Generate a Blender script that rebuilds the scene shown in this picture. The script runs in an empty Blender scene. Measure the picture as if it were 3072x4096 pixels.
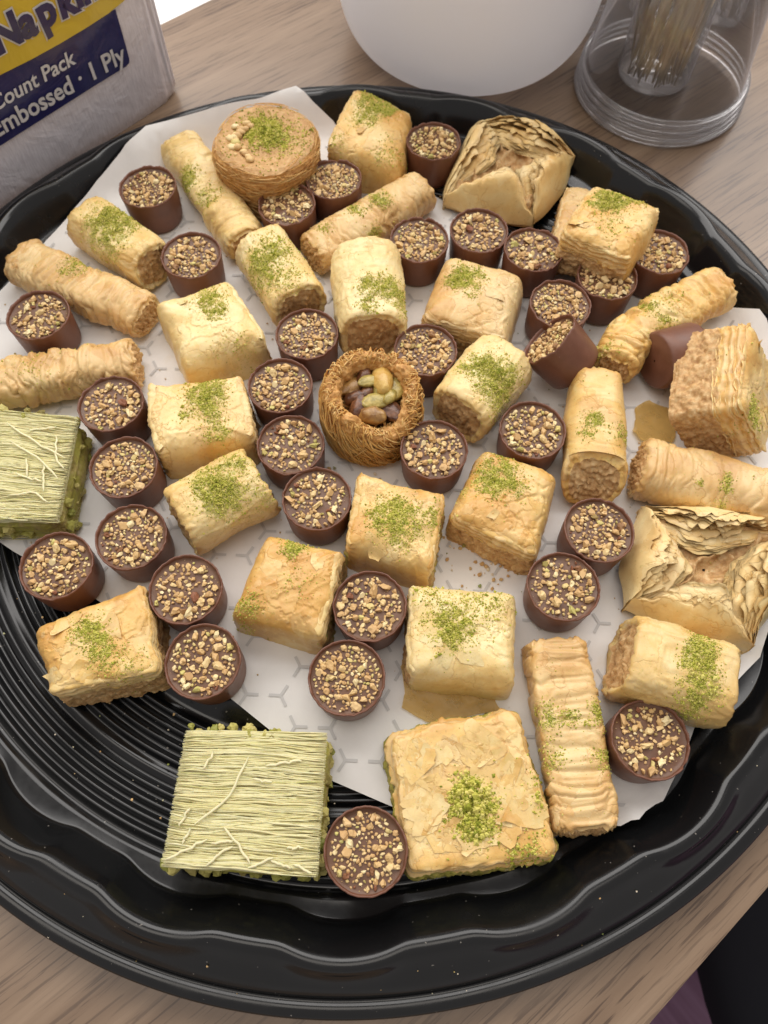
import bpy, math
import numpy as np
from mathutils import Vector, Matrix
from mathutils.geometry import delaunay_2d_cdt

scene = bpy.context.scene
COL = scene.collection
# ------------------------------------------------------------------ measured layout (metres)
CAM = [0.01319, -0.16195, 0.2803, 1.14218, 0.01677]
CUPS = [(0.0333, 0.1455, 'nut-topped chocolate cup between the highest diamond baklava and the far star-shaped folded pastry'),
 (-0.0117, 0.1199, 'nut-topped chocolate cup touching the right front of the round shredded pastry disc'),
 (-0.0319, 0.1048, 'nut-topped chocolate cup directly in front of the round shredded pastry disc, between two finger rolls'),
 (-0.0955, 0.114, 'nut-topped chocolate cup behind the thickly dusted short roll, nearest to the napkin pack'),
 (-0.0714, 0.0745, 'nut-topped chocolate cup at the cut end of the thickly dusted short roll near the napkins'),
 (0.0264, 0.0857, 'nut-topped chocolate cup beside the far finger roll, straight behind the upright short roll'),
 (0.0528, 0.0911, 'nut-topped chocolate cup pressed against the near side of the far folded star pastry'),
 (0.0758, 0.0803, 'nut-topped chocolate cup between the far folded star pastry and the cup touching the propped-up baklava'),
 (0.1304, 0.0802, 'nut-topped chocolate cup half hidden by the propped-up baklava, against the black rim'),
 (0.1064, 0.0656, 'nut-topped chocolate cup under the near corner of the propped-up baklava'),
 (0.0849, 0.0516, 'upright nut-topped chocolate cup that the tipped-over cup leans against'),
 (-0.1302, 0.0406, 'nut-topped chocolate cup lying between the two crinkled finger rolls at the left edge'),
 (-0.0194, 0.0336, 'nut-topped chocolate cup at upper left of the pistachio nest, before a cut roll end'),
 (0.029, 0.027, 'nut-topped chocolate cup at the upper right of the pistachio nest'),
 (-0.0283, 0.0087, 'nut-topped chocolate cup just left of the pistachio nest, upper of the two there'),
 (-0.0934, -0.0011, 'nut-topped chocolate cup in front of the lower of two crinkled rolls at the left'),
 (-0.0226, -0.0175, 'nut-topped chocolate cup just left of the pistachio nest, lower of the two there'),
 (0.0318, -0.0184, 'nut-topped chocolate cup just right of the pistachio nest, in front of the rolled pastry'),
 (0.0699, -0.0096, 'nut-topped chocolate cup between the green-dusted cut roll and the finger roll with an open end'),
 (-0.0841, -0.0285, 'nut-topped chocolate cup beside the upper right of the green square at left edge'),
 (-0.0118, -0.0404, 'nut-topped chocolate cup in front of the pistachio nest, between two dusted pastries'),
 (-0.0774, -0.0565, 'nut-topped chocolate cup with dark side showing, third in the left column above the cracked square'),
 (0.0907, -0.0515, 'nut-topped chocolate cup under the open end of the upright finger roll'),
 (-0.1021, -0.0683, "nut-topped chocolate cup on the paper's lower left edge, behind the cracked golden square"),
 (-0.0555, -0.076, 'nut-topped chocolate cup touching the upper right corner of the cracked golden square'),
 (0.0768, -0.073, 'nut-topped chocolate cup on bare paper just above the flat wide finger roll'),
 (0.0093, -0.0809, 'nut-topped chocolate cup wedged between two golden squares, touching the cup on bare white paper'),
 (-0.0463, -0.1008, 'nut-topped chocolate cup right of the cracked golden square, half over the black ridges'),
 (0.0019, -0.1057, 'nut-topped chocolate cup on bare white paper, in the middle of the lower half'),
 (0.0998, -0.1246, 'nut-topped chocolate cup at the lower right, below the largest short roll'),
 (0.0094, -0.1581, 'nut-topped chocolate cup between the green shredded square and the flaky golden square')]
CUP_TIPPED = (0.0848, 0.0275)
CUP_SIDE = (0.1309, 0.0293)
BLOCKS = [{'dust': [(0.0052, 0.1663, 0.0092, 0.9), (0.0015, 0.1546, 0.0065, 0.6), (0.0119, 0.1608, 0.0057, 0.7), (0.0116, 0.1342, 0.0085, 0.35),
           (-0.0136, 0.1426, 0.0064, 0.6)],
  'flags': '0110',
  'green': 0,
  'h': 0.021,
  'kind': 'gold',
  'label': 'diamond-turned baklava square farthest back, dusted with pistachio',
  'quad': [(-0.004, 0.1797), (0.0246, 0.1604), (0.0183, 0.124), (-0.0167, 0.1391)],
  'seed': 11,
  'z0': 0.007},
 {'dust': [(0.1086, 0.0966, 0.0071, 1), (0.1035, 0.0944, 0.0059, 1), (0.118, 0.0974, 0.0059, 0.6), (0.106, 0.0814, 0.0077, 0.2)],
  'flags': '0100',
  'green': 0,
  'h': 0.021,
  'kind': 'gold',
  'label': 'baklava square propped on another piece by the right rim, near corner jutting out',
  'quad': [(0.1019, 0.1064), (0.13, 0.092), (0.1133, 0.0642), (0.0849, 0.0788)],
  'seed': 12,
  'tilt': 1,
  'z0': 0.017},
 {'dust': [(-0.0595, 0.0474, 0.0065, 0.9), (-0.0559, 0.0404, 0.0047, 0.6), (-0.0446, 0.0201, 0.011, 0.3)],
  'flags': '1011',
  'green': 0,
  'h': 0.021,
  'kind': 'pale',
  'label': 'smooth pillowy baklava square beside the cut end of the left finger roll',
  'quad': [(-0.0843, 0.0488), (-0.0551, 0.0611), (-0.035, 0.0287), (-0.0677, 0.0142)],
  'seed': 13,
  'z0': 0.007},
 {'dust': [(-0.0566, 0.0046, 0.0079, 1), (-0.0548, -0.0038, 0.0071, 0.7), (-0.0501, -0.015, 0.0063, 0.5), (-0.0641, -0.0081, 0.0021, 0.8)],
  'flags': '1010',
  'green': 0,
  'h': 0.021,
  'kind': 'gold',
  'label': 'plump baklava square with a fine crack, left of the two cups by the nest',
  'quad': [(-0.0806, 0.0091), (-0.0443, 0.0133), (-0.0359, -0.0167), (-0.0727, -0.0254)],
  'seed': 14,
  'z0': 0.007},
 {'dust': [(0.0465, 0.0618, 0.007, 1), (0.0416, 0.0593, 0.005, 0.5), (0.0482, 0.0521, 0.0038, 0.4)],
  'flags': '1101',
  'green': 0,
  'h': 0.021,
  'kind': 'tan',
  'label': 'baklava with a torn white flake on its near edge, right of the upright short roll',
  'quad': [(0.0373, 0.0784), (0.0723, 0.0664), (0.0622, 0.0307), (0.0262, 0.043)],
  'seed': 15,
  'z0': 0.007},
 {'dust': [(0.0175, -0.051, 0.0086, 1), (0.0116, -0.0474, 0.005, 0.5), (0.0324, -0.0489, 0.0066, 0.6), (0.0183, -0.0436, 0.005, 0.4)],
  'flags': '1010',
  'green': 0.5,
  'h': 0.021,
  'kind': 'gold',
  'label': 'baklava square with a round green patch and wavy far edge, in front of the nest',
  'quad': [(0.0037, -0.0283), (0.0356, -0.0372), (0.0298, -0.0695), (-0.0003, -0.0606)],
  'seed': 16,
  'z0': 0.007},
 {'dust': [(0.0549, -0.0307, 0.0085, 1), (0.0521, -0.0355, 0.0051, 0.6), (0.0394, -0.0357, 0.0051, 0.4), (0.0622, -0.0372, 0.0051, 0.3)],
  'flags': '1101',
  'green': 0,
  'h': 0.021,
  'kind': 'gold',
  'label': 'large smooth golden baklava right of the cup in front of the nest, near side layered',
  'quad': [(0.05, -0.0165), (0.0794, -0.028), (0.0679, -0.0627), (0.0364, -0.0466)],
  'seed': 17,
  'z0': 0.007},
 {'dust': [(-0.017, -0.0561, 0.0066, 0.7), (-0.0199, -0.0623, 0.0033, 0.6), (-0.0151, -0.0743, 0.0064, 0.15), (-0.0349, -0.0846, 0.0079, 0.4)],
  'flags': '1011',
  'green': 0.4,
  'h': 0.021,
  'kind': 'gold',
  'label': 'smooth golden baklava square with little dust, above the cup on bare paper',
  'quad': [(-0.0294, -0.0534), (-0.001, -0.0606), (-0.0075, -0.0941), (-0.0402, -0.0854)],
  'seed': 18,
  'z0': 0.007},
 {'dust': [(-0.0843, -0.093, 0.0059, 0.9), (-0.079, -0.0968, 0.0046, 0.7), (-0.0797, -0.1015, 0.0046, 0.5), (-0.0709, -0.1059, 0.0091, 0.25)],
  'flags': '1001',
  'flakes': 8,
  'green': 0,
  'h': 0.022,
  'kind': 'gold',
  'label': 'cracked golden baklava square on the bare black ridges at lower left',
  'quad': [(-0.1063, -0.0908), (-0.0705, -0.0743), (-0.0599, -0.105), (-0.0963, -0.1135)],
  'seed': 19,
  'z0': 0.007},
 {'dust': [(0.0358, -0.0882, 0.0078, 1.1), (0.0365, -0.093, 0.0047, 0.6), (0.0297, -0.0751, 0.0096, 0.25), (0.0504, -0.0765, 0.0096, 0.3),
           (0.0452, -0.0864, 0.0094, 0.12)],
  'flags': '1110',
  'flakes': 4,
  'green': 0,
  'h': 0.021,
  'kind': 'pale',
  'label': 'square pale baklava with a round green patch beside a large loose filo flake',
  'quad': [(0.0227, -0.0723), (0.0603, -0.0745), (0.0581, -0.1087), (0.0224, -0.1056)],
  'seed': 20,
  'z0': 0.007},
 {'big': 1,
  'dust': [(0.0424, -0.1459, 0.0073, 3.4), (0.0408, -0.141, 0.0053, 1.2), (0.0445, -0.1495, 0.0052, 1.2), (0.0436, -0.1535, 0.0052, 0.4),
           (0.0589, -0.1618, 0.0085, 0.4), (0.0676, -0.1389, 0.0088, 0.4)],
  'flags': '0000',
  'flakes': 34,
  'green': 0.85,
  'h': 0.015,
  'kind': 'gold',
  'label': 'wide flat baklava square with a cracked flaky top and a mound of pistachio',
  'quad': [(0.0169, -0.1239), (0.0577, -0.1152), (0.0683, -0.1588), (0.0233, -0.1646)],
  'seed': 21,
  'z0': 0.007},
 {'dust': [],
  'flags': '0000',
  'green': 0,
  'h': 0.013,
  'kind': 'tan',
  'label': 'brown-edged baklava piece lying under the propped-up square',
  'quad': [(0.0956, 0.1257), (0.1172, 0.1175), (0.1092, 0.0816), (0.085, 0.085)],
  'seed': 22,
  'z0': 0.007}]
ROLLS = [{'axis': [(-0.1245, 0.1013), (-0.088, 0.073)],
  'b': 0.0109,
  'crinkle': 0.0,
  'dust': [(-0.1099, 0.089, 0.01, 1.2), (-0.1057, 0.0939, 0.0081, 1), (-0.0989, 0.0887, 0.0072, 0.6), (-0.1052, 0.0781, 0.0079, 0.6)],
  'kind': 'pale',
  'label': 'short filo roll heaped with bright green pistachio, near the napkin pack',
  'n': 2.5,
  'seed': 31,
  'w': [0.0234, 0.0226],
  'z0': 0.007},
 {'axis': [(-0.044, 0.0865), (-0.023, 0.0501)],
  'b': 0.0122,
  'crinkle': 0.0,
  'dust': [(-0.0352, 0.0719, 0.0097, 0.8), (-0.0406, 0.0668, 0.007, 0.8), (-0.0284, 0.0572, 0.0076, 0.5), (-0.0372, 0.0594, 0.0057, 0.6)],
  'kind': 'pale',
  'label': 'short filo roll dusted all over, its cut end facing a cup behind the nest',
  'n': 2.5,
  'seed': 32,
  'w': [0.0262, 0.0251],
  'z0': 0.007},
 {'axis': [(0.0032, 0.0788), (0.0074, 0.033)],
  'b': 0.0148,
  'crinkle': 0.0,
  'dust': [(0.0062, 0.0499, 0.0052, 1), (0.0145, 0.05, 0.0063, 1), (0.0055, 0.0405, 0.0044, 0.7), (0.0192, 0.0419, 0.0044, 0.4)],
  'kind': 'pale',
  'label': 'short filo roll standing lengthwise behind the nest, cut end toward the nest',
  'n': 2.5,
  'seed': 33,
  'w': [0.0312, 0.0295],
  'z0': 0.007},
 {'axis': [(0.0627, 0.0284), (0.0407, -0.0029)],
  'b': 0.0132,
  'crinkle': 0.0,
  'dust': [(0.0517, 0.0138, 0.0079, 1), (0.0587, 0.0097, 0.0078, 1), (0.0548, 0.0033, 0.0078, 0.8), (0.0427, 0.0136, 0.0036, 0.6),
           (0.0481, 0.0137, 0.0036, 0.7)],
  'kind': 'pale',
  'label': 'short filo roll with broad green dusting and a swirled end, right of the nest',
  'n': 2.5,
  'seed': 34,
  'w': [0.0281, 0.0269],
  'z0': 0.007},
 {'axis': [(-0.0629, -0.0495), (-0.0326, -0.029)],
  'b': 0.0126,
  'crinkle': 0.0,
  'dust': [(-0.0486, -0.0376, 0.0083, 1.1), (-0.0463, -0.0431, 0.0083, 1.2), (-0.041, -0.0299, 0.0057, 0.9), (-0.0333, -0.041, 0.0073, 0.4),
           (-0.0475, -0.0628, 0.0064, 0.5)],
  'kind': 'pale',
  'label': 'short filo roll with thick green patch, just left of the cup before the nest',
  'n': 2.5,
  'seed': 35,
  'w': [0.027, 0.0278],
  'z0': 0.007},
 {'axis': [(0.0931, -0.0959), (0.1307, -0.1071)],
  'b': 0.0145,
  'crinkle': 0.0,
  'dust': [(0.1174, -0.0968, 0.0054, 1.2), (0.115, -0.1029, 0.0059, 1.1), (0.1153, -0.1103, 0.0059, 0.9), (0.1115, -0.1161, 0.0058, 0.5)],
  'kind': 'pale',
  'label': 'largest short filo roll, crumbly open end at left, by the right rim',
  'n': 3.0,
  'seed': 36,
  'w': [0.0291, 0.0286],
  'z0': 0.007},
 {'axis': [(-0.1504, 0.0786), (-0.0883, 0.0478)],
  'b': 0.0085,
  'crinkle': 1.1,
  'dust': [(-0.1202, 0.0699, 0.0059, 0.5), (-0.1246, 0.0667, 0.0039, 0.4)],
  'kind': 'tan',
  'label': 'tan crinkled finger roll in front of the thickly dusted short roll at far left',
  'n': 2.5,
  'seed': 41,
  'w': [0.0225, 0.0217],
  'z0': 0.007},
 {'axis': [(-0.1561, 0.0095), (-0.0891, 0.0251)],
  'b': 0.009,
  'crinkle': 1.3,
  'dust': [(-0.1294, 0.016, 0.0092, 0.12)],
  'kind': 'tan',
  'label': 'tan crinkled finger roll running off the left edge below the other one',
  'n': 2.5,
  'seed': 42,
  'w': [0.0202, 0.0207],
  'z0': 0.007},
 {'axis': [(-0.0883, 0.1521), (-0.0499, 0.0888)],
  'b': 0.0085,
  'crinkle': 0.6,
  'dust': [(-0.0802, 0.1234, 0.0063, 0.6), (-0.0703, 0.1108, 0.0083, 0.3), (-0.0807, 0.1191, 0.0042, 0.4)],
  'kind': 'pale',
  'label': "pale finger roll in front of the round shredded pastry disc's left side",
  'n': 2.5,
  'seed': 43,
  'w': [0.0219, 0.0203],
  'z0': 0.007},
 {'axis': [(-0.0212, 0.0838), (0.0298, 0.1253)],
  'b': 0.0088,
  'crinkle': 0.7,
  'dust': [(0.0089, 0.1091, 0.0054, 0.8), (-0.0013, 0.1033, 0.0041, 0.6), (0.0082, 0.0913, 0.0049, 0.8), (-0.0152, 0.0921, 0.0041, 0.4)],
  'kind': 'tan',
  'label': 'finger roll in front of the highest diamond baklava, pointing at the folded star pastry',
  'n': 2.5,
  'seed': 44,
  'w': [0.0202, 0.0212],
  'z0': 0.007},
 {'axis': [(0.1591, 0.0673), (0.1318, 0.0515), (0.1138, 0.0386), (0.1056, 0.0233)],
  'b': 0.0092,
  'crinkle': 1.2,
  'dust': [(0.1209, 0.0505, 0.0046, 0.6), (0.1274, 0.0423, 0.0057, 0.4), (0.1013, 0.028, 0.0063, 0.4), (0.131, 0.0543, 0.0058, 0.2)],
  'kind': 'gold',
  'label': 'bent finger roll with crinkled middle at the right rim',
  'n': 2.5,
  'seed': 45,
  'w': [0.0201, 0.0212, 0.0209, 0.019],
  'z0': 0.009},
 {'axis': [(0.0982, 0.0196), (0.0915, -0.036)],
  'b': 0.0105,
  'bevel': (0.15, 0.75),
  'crinkle': 0.25,
  'dust': [(0.0917, -0.0073, 0.0039, 1), (0.0903, -0.0124, 0.0042, 0.5), (0.1025, -0.0122, 0.0042, 0.5)],
  'kind': 'gold',
  'label': 'smooth finger roll with its open brown end facing front, right of centre',
  'n': 2.5,
  'seed': 46,
  'w': [0.0222, 0.0244],
  'z0': 0.009},
 {'axis': [(0.1099, -0.0212), (0.1388, -0.0286), (0.1728, -0.0393)],
  'b': 0.0105,
  'crinkle': 0.6,
  'dust': [(0.1389, -0.0339, 0.0027, 0.6), (0.1404, -0.03, 0.0024, 0.6), (0.1376, -0.0395, 0.0027, 0.5), (0.1298, -0.0321, 0.0014, 0.8)],
  'kind': 'tan',
  'label': 'tan finger roll running off the right edge, in front of the tipped baklava',
  'n': 2.5,
  'seed': 47,
  'w': [0.0241, 0.0239, 0.0235],
  'z0': 0.007},
 {'axis': [(0.0736, -0.0898), (0.0789, -0.1521)],
  'b': 0.0085,
  'crinkle': 0.75,
  'dust': [(0.0752, -0.1175, 0.003, 1.1), (0.0673, -0.1177, 0.0051, 0.6), (0.0856, -0.1159, 0.0052, 0.6), (0.068, -0.1293, 0.0053, 0.4),
           (0.0849, -0.1304, 0.0044, 0.5)],
  'kind': 'tan',
  'label': 'flat wide finger roll wrinkled at its far end, beside the flaky golden square',
  'n': 4.5,
  'seed': 48,
  'w': [0.0218, 0.0215],
  'z0': 0.007}]
NEST = (0.0076, 0.0009)
DISC = (-0.0429, 0.1333)
DISC_DUST = [(-0.0434, 0.1381, 0.0088, 1.6), (-0.0463, 0.1425, 0.0063, 0.8), (-0.0392, 0.1323, 0.007, 0.8), (-0.0289, 0.1325, 0.0104, 0.15)]
GREENS = [{'label': 'green shredded-dough square cut off by the left edge',
  'quad': [(-0.1483, -0.005), (-0.1051, -0.0087), (-0.1048, -0.0511), (-0.1407, -0.0507)],
  'seed': 51},
 {'label': "green shredded-dough square with loose pale threads at the tray's near side",
  'quad': [(-0.0489, -0.1244), (-0.0043, -0.1246), (-0.0052, -0.1653), (-0.0514, -0.1632)],
  'seed': 52}]
FOLDS = [{'corners': [(0.0385, 0.1214), (0.0575, 0.1727), (0.1025, 0.1498), (0.0797, 0.109)],
  'h': 0.0185,
  'label': 'star-shaped folded pastry at the far rim, just behind three cups',
  'seed': 61},
 {'corners': [(0.1013, -0.0758), (0.1117, -0.0379), (0.1666, -0.0441), (0.1426, -0.0915)],
  'h': 0.0165,
  'label': 'star-shaped folded pastry with fanned filo layers at the right edge',
  'seed': 62}]
TIPPED = (0.147, 0.0104)
PAPER = [(-0.1033, 0.1559), (-0.0686, 0.1708), (-0.0334, 0.1842), (-0.0253, 0.1792), (-0.0154, 0.1747), (0.0263, 0.1372), (0.0694, 0.1029), (0.1259, 0.0715),
 (0.1504, 0.0681), (0.1633, 0.0627), (0.172, 0.056), (0.1739, 0.0505), (0.1782, 0.0255), (0.1778, -0.0167), (0.1676, -0.0547), (0.1476, -0.0931),
 (0.122, -0.1171), (0.1163, -0.1281), (0.11, -0.1362), (0.1067, -0.1407), (0.1057, -0.1419), (0.1032, -0.143), (0.1, -0.145), (0.0972, -0.1476),
 (0.0949, -0.1479), (0.0915, -0.1496), (0.0563, -0.1472), (0.0172, -0.1445), (-0.0023, -0.137), (-0.0375, -0.1114), (-0.0606, -0.0949),
 (-0.0755, -0.0844), (-0.1018, -0.0695), (-0.1271, -0.0563), (-0.1457, -0.0447), (-0.1729, 0.0016), (-0.1686, 0.0387), (-0.1592, 0.0665),
 (-0.1441, 0.0959), (-0.1242, 0.128)]
HEX = ((0.0851, 0.0102), (0.0849, 0.01))
HEXPTS = [(-0.022, -0.1087), (-0.015, -0.0988), (-0.0157, -0.1189), (-0.0055, -0.119), (0.0974, -0.1419), (0.0026, -0.1302), (0.0376, -0.0519),
 (0.0549, -0.0622)]
FLAKES = [([(0.0195, -0.098), (0.0257, -0.0945), (0.0396, -0.1026), (0.0517, -0.1072), (0.0556, -0.112), (0.0482, -0.1145), (0.0393, -0.1162),
   (0.0321, -0.118), (0.0286, -0.1165), (0.0249, -0.1138), (0.0205, -0.1129), (0.0215, -0.1077)],
  'large translucent filo flake on the paper below the pale square baklava'),
 ([(0.1168, 0.0122), (0.1226, 0.0155), (0.13, 0.0125), (0.1329, 0.0036), (0.1296, -0.0041), (0.1219, -0.0053), (0.1174, -0.0033), (0.1142, 0.001),
   (0.1167, 0.0066)],
  'pale filo flake on the paper beside the tipped baklava piece')]
BOWL = (0.0579, 0.2029)
GLASS = (0.1558, 0.2174, 0.0896)
GLASS2 = (0.1222, 0.2708)
TABLE = ((0.1414, -0.1668), (-0.1153, 0.2658), 41.3)
CHAIR = (0.2536, -0.2254)
PACK_YELLOW = [(0.0017, 0.0574), (0.0111, 0.0557), (0.0234, 0.0551), (0.0387, 0.055), (0.0534, 0.0551), (0.069, 0.056)]
PACK_BAND = [(0.007, 0.0549), (0.0074, 0.0436), (0.0083, 0.0311), (0.0103, 0.0295), (0.0302, 0.0308), (0.0841, 0.0273)]
PACK_TXT = {'cap': (0.0315, 0.0404),
 'captop': (0.0338, 0.0351),
 'ck': (0.0379, 0.0456),
 'count0': (0.0751, 0.0445),
 'emb': (0.0812, 0.033),
 'kt': (0.037, 0.0495),
 'nap0': (0.0644, 0.0647),
 'napA': (0.0501, 0.0699),
 'napk': (0.0337, 0.064),
 'napn': (0.0201, 0.0629),
 'ply': (0.0237, 0.0333)}
PACK_EDGE = [(-0.0157, 0.0387), (-0.0166, 0.0031), (-0.0004, 0.0011), (-0.0045, 0.0547)]
ZP = 0.0070          # top of the paper liner on the tray floor
FLOOR_Z = -0.74

# ------------------------------------------------------------------ camera
cx, cy, cz, pitch, roll_a = CAM
cam = bpy.data.cameras.new("camera"); cam_o = bpy.data.objects.new("camera", cam); COL.objects.link(cam_o)
cam.sensor_fit = 'VERTICAL'; cam.sensor_height = 36.0; cam.sensor_width = 27.0
cam.lens = 36.0 * 3080 / 4096
cam.clip_start = 0.01; cam.clip_end = 50
_f = Vector((0, math.cos(pitch), -math.sin(pitch))); _r0 = Vector((1, 0, 0)); _u0 = _r0.cross(_f)
_r = math.cos(roll_a) * _r0 + math.sin(roll_a) * _u0; _u = -math.sin(roll_a) * _r0 + math.cos(roll_a) * _u0
cam_o.matrix_world = Matrix(((_r.x, _u.x, -_f.x, cx), (_r.y, _u.y, -_f.y, cy), (_r.z, _u.z, -_f.z, cz), (0, 0, 0, 1)))
cam.dof.use_dof = True; cam.dof.focus_distance = 0.262; cam.dof.aperture_fstop = 17.0
scene.camera = cam_o
# ------------------------------------------------------------------ light: window behind left, lit ceiling
world = bpy.data.worlds.new("World"); scene.world = world; world.use_nodes = True
bg = world.node_tree.nodes["Background"]
bg.inputs[0].default_value = (0.95, 0.90, 0.88, 1); bg.inputs[1].default_value = 0.42

def area(name, loc, target, sx, sy, power, color):
    l = bpy.data.lights.new(name, 'AREA'); l.shape = 'RECTANGLE'; l.size = sx; l.size_y = sy
    l.energy = power; l.color = color
    o = bpy.data.objects.new(name, l); COL.objects.link(o); o.location = loc
    o.rotation_euler = (Vector(target) - Vector(loc)).to_track_quat('-Z', 'Y').to_euler()
    return o
area("window_light", (0.0, 0.80, 0.95), (0, 0.25, 0), 2.6, 0.9, 26.0, (1.0, 0.965, 0.93))
area("ceiling_light", (-0.50, -0.12, 1.75), (-0.50, -0.119, 0), 1.9, 0.62, 7.5, (1.0, 0.93, 0.84))
scene.view_settings.view_transform = 'Standard'; scene.view_settings.look = 'None'
scene.view_settings.exposure = 0.08; scene.view_settings.gamma = 1.0
scene.render.engine = 'CYCLES'
scene.cycles.use_denoising = True
scene.cycles.max_bounces = 8
scene.cycles.transparent_max_bounces = 24
scene.cycles.caustics_reflective = False; scene.cycles.caustics_refractive = False

# ------------------------------------------------------------------ numeric helpers
_rs = np.random.RandomState(7)
_G = _rs.normal(size=(256, 3)); _G /= np.linalg.norm(_G, axis=1)[:, None]
def noise(p, seed=0):
    p = np.asarray(p, float) + seed * 17.31
    i = np.floor(p).astype(np.int64); f = p - i
    w = f * f * f * (f * (f * 6 - 15) + 10)
    out = 0.0
    for dx in (0, 1):
        for dy in (0, 1):
            for dz in (0, 1):
                h = ((i[..., 0] + dx) * 73856093) ^ ((i[..., 1] + dy) * 19349663) ^ ((i[..., 2] + dz) * 83492791)
                h = (h ^ (h >> 13)) * 1274126177
                g = _G[(h ^ (h >> 16)) & 255]
                d = g[..., 0] * (f[..., 0] - dx) + g[..., 1] * (f[..., 1] - dy) + g[..., 2] * (f[..., 2] - dz)
                out = out + d * (w[..., 0] if dx else 1 - w[..., 0]) * (w[..., 1] if dy else 1 - w[..., 1]) * (w[..., 2] if dz else 1 - w[..., 2])
    return out * 1.5
def fbm(p, seed=0, o=3):
    s = 0; a = 1.0; t = 0
    for k in range(o):
        s = s + a * noise(np.asarray(p) * 2.03 ** k, seed + k); t += a; a *= 0.5
    return s / t
def sst(a, b, x):
    t = np.clip((x - a) / (b - a), 0, 1); return t * t * (3 - 2 * t)
def spow(x, e): return np.sign(x) * np.abs(x) ** e

ICO_V = None
def ico(sub):
    t = (1 + 5 ** .5) / 2
    V = np.array([(-1, t, 0), (1, t, 0), (-1, -t, 0), (1, -t, 0), (0, -1, t), (0, 1, t), (0, -1, -t), (0, 1, -t), (t, 0, -1), (t, 0, 1), (-t, 0, -1), (-t, 0, 1)], float)
    F = [(0, 11, 5), (0, 5, 1), (0, 1, 7), (0, 7, 10), (0, 10, 11), (1, 5, 9), (5, 11, 4), (11, 10, 2), (10, 7, 6), (7, 1, 8), (3, 9, 4), (3, 4, 2), (3, 2, 6), (3, 6, 8), (3, 8, 9), (4, 9, 5), (2, 4, 11), (6, 2, 10), (8, 6, 7), (9, 8, 1)]
    V = list(V / np.linalg.norm(V[0]))
    for _ in range(sub):
        mid = {}; NF = []
        def m(a, b):
            k = (min(a, b), max(a, b))
            if k not in mid:
                v = V[a] + V[b]; V.append(v / np.linalg.norm(v)); mid[k] = len(V) - 1
            return mid[k]
        for a, b, c in F:
            ab, bc, ca = m(a, b), m(b, c), m(c, a)
            NF += [(a, ab, ca), (b, bc, ab), (c, ca, bc), (ab, bc, ca)]
        F = NF
    return np.array(V), np.array(F)
ICO0 = ico(0); ICO1 = ico(1); ICO2 = ico(2)

def new_mesh(name, V, faces, attrs=None, smooth=True):
    """V (n,3); faces: list of (m,k) int arrays"""
    V = np.ascontiguousarray(V, np.float32)
    faces = [np.asarray(f, np.int32) for f in (faces if isinstance(faces, list) else [faces]) if len(f)]
    me = bpy.data.meshes.new(name)
    me.vertices.add(len(V)); me.vertices.foreach_set("co", V.ravel())
    loops = np.concatenate([f.ravel() for f in faces])
    tot = np.concatenate([np.full(len(f), f.shape[1], np.int32) for f in faces])
    start = np.concatenate([[0], np.cumsum(tot)[:-1]]).astype(np.int32)
    me.loops.add(len(loops)); me.loops.foreach_set("vertex_index", loops)
    me.polygons.add(len(tot)); me.polygons.foreach_set("loop_start", start)
    me.polygons.foreach_set("use_smooth", np.full(len(tot), smooth, bool))
    for k, a in (attrs or {}).items():
        at = me.attributes.new(k, 'FLOAT', 'POINT'); at.data.foreach_set("value", np.ascontiguousarray(a, np.float32))
    me.update(calc_edges=True); me.validate()
    return me
def compact(V, faces, attrs):
    used = np.unique(np.concatenate([f.ravel() for f in faces if len(f)]))
    mp = np.full(len(V), -1, np.int64); mp[used] = np.arange(len(used))
    return V[used], [mp[f] for f in faces if len(f)], {k: a[used] for k, a in (attrs or {}).items()}
def thing(name, loc, label, cat, group=None, matrix=None):
    o = bpy.data.objects.new(name, None); o.empty_display_size = 0.01; COL.objects.link(o)
    if matrix is not None: o.matrix_world = matrix
    else: o.location = loc
    o['label'] = label; o['category'] = cat
    if group: o['group'] = group
    o['_b'] = tuple(loc)
    return o
def part(root, name, V, faces, mat, attrs=None, kind=None, smooth=True, local=False, label=None):
    V = np.asarray(V, float)
    if root is not None and not local: V = V - np.array(root['_b'])
    me = new_mesh(name, V, faces, attrs, smooth); me.materials.append(mat)
    o = bpy.data.objects.new(name, me); COL.objects.link(o)
    if root is not None: o.parent = root
    if kind: o['kind'] = kind
    if label: o['label'] = label
    return o
def grid_faces(ns, nt, wrap=True, off=0):
    i = np.arange(ns - 1)[:, None]; j = np.arange(nt if wrap else nt - 1)[None, :]; j2 = (j + 1) % nt
    a = i * nt + j; b = i * nt + j2; c = (i + 1) * nt + j2; d = (i + 1) * nt + j
    return np.stack([a, b, c, d], -1).reshape(-1, 4) + off
def grid_normals(P):
    """P (ns,nt,3), nt periodic"""
    dt = np.roll(P, -1, 1) - np.roll(P, 1, 1); ds = np.gradient(P, axis=0)
    n = np.cross(dt, ds); n /= np.linalg.norm(n, axis=2)[..., None] + 1e-12
    return n
def join(parts):
    """parts: list of (V, F[, attrs]) -> V, [faces by size]"""
    Vs = []; F = {}; off = 0; A = {}
    for p in parts:
        V, f = p[0], p[1]
        for ff in (f if isinstance(f, list) else [f]):
            if len(ff): F.setdefault(ff.shape[1], []).append(ff + off)
        for k, a in (p[2] if len(p) > 2 else {}).items(): A.setdefault(k, []).append(a)
        Vs.append(V); off += len(V)
    return np.concatenate(Vs), [np.concatenate(x) for x in F.values()], {k: np.concatenate(a) for k, a in A.items()}
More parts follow.
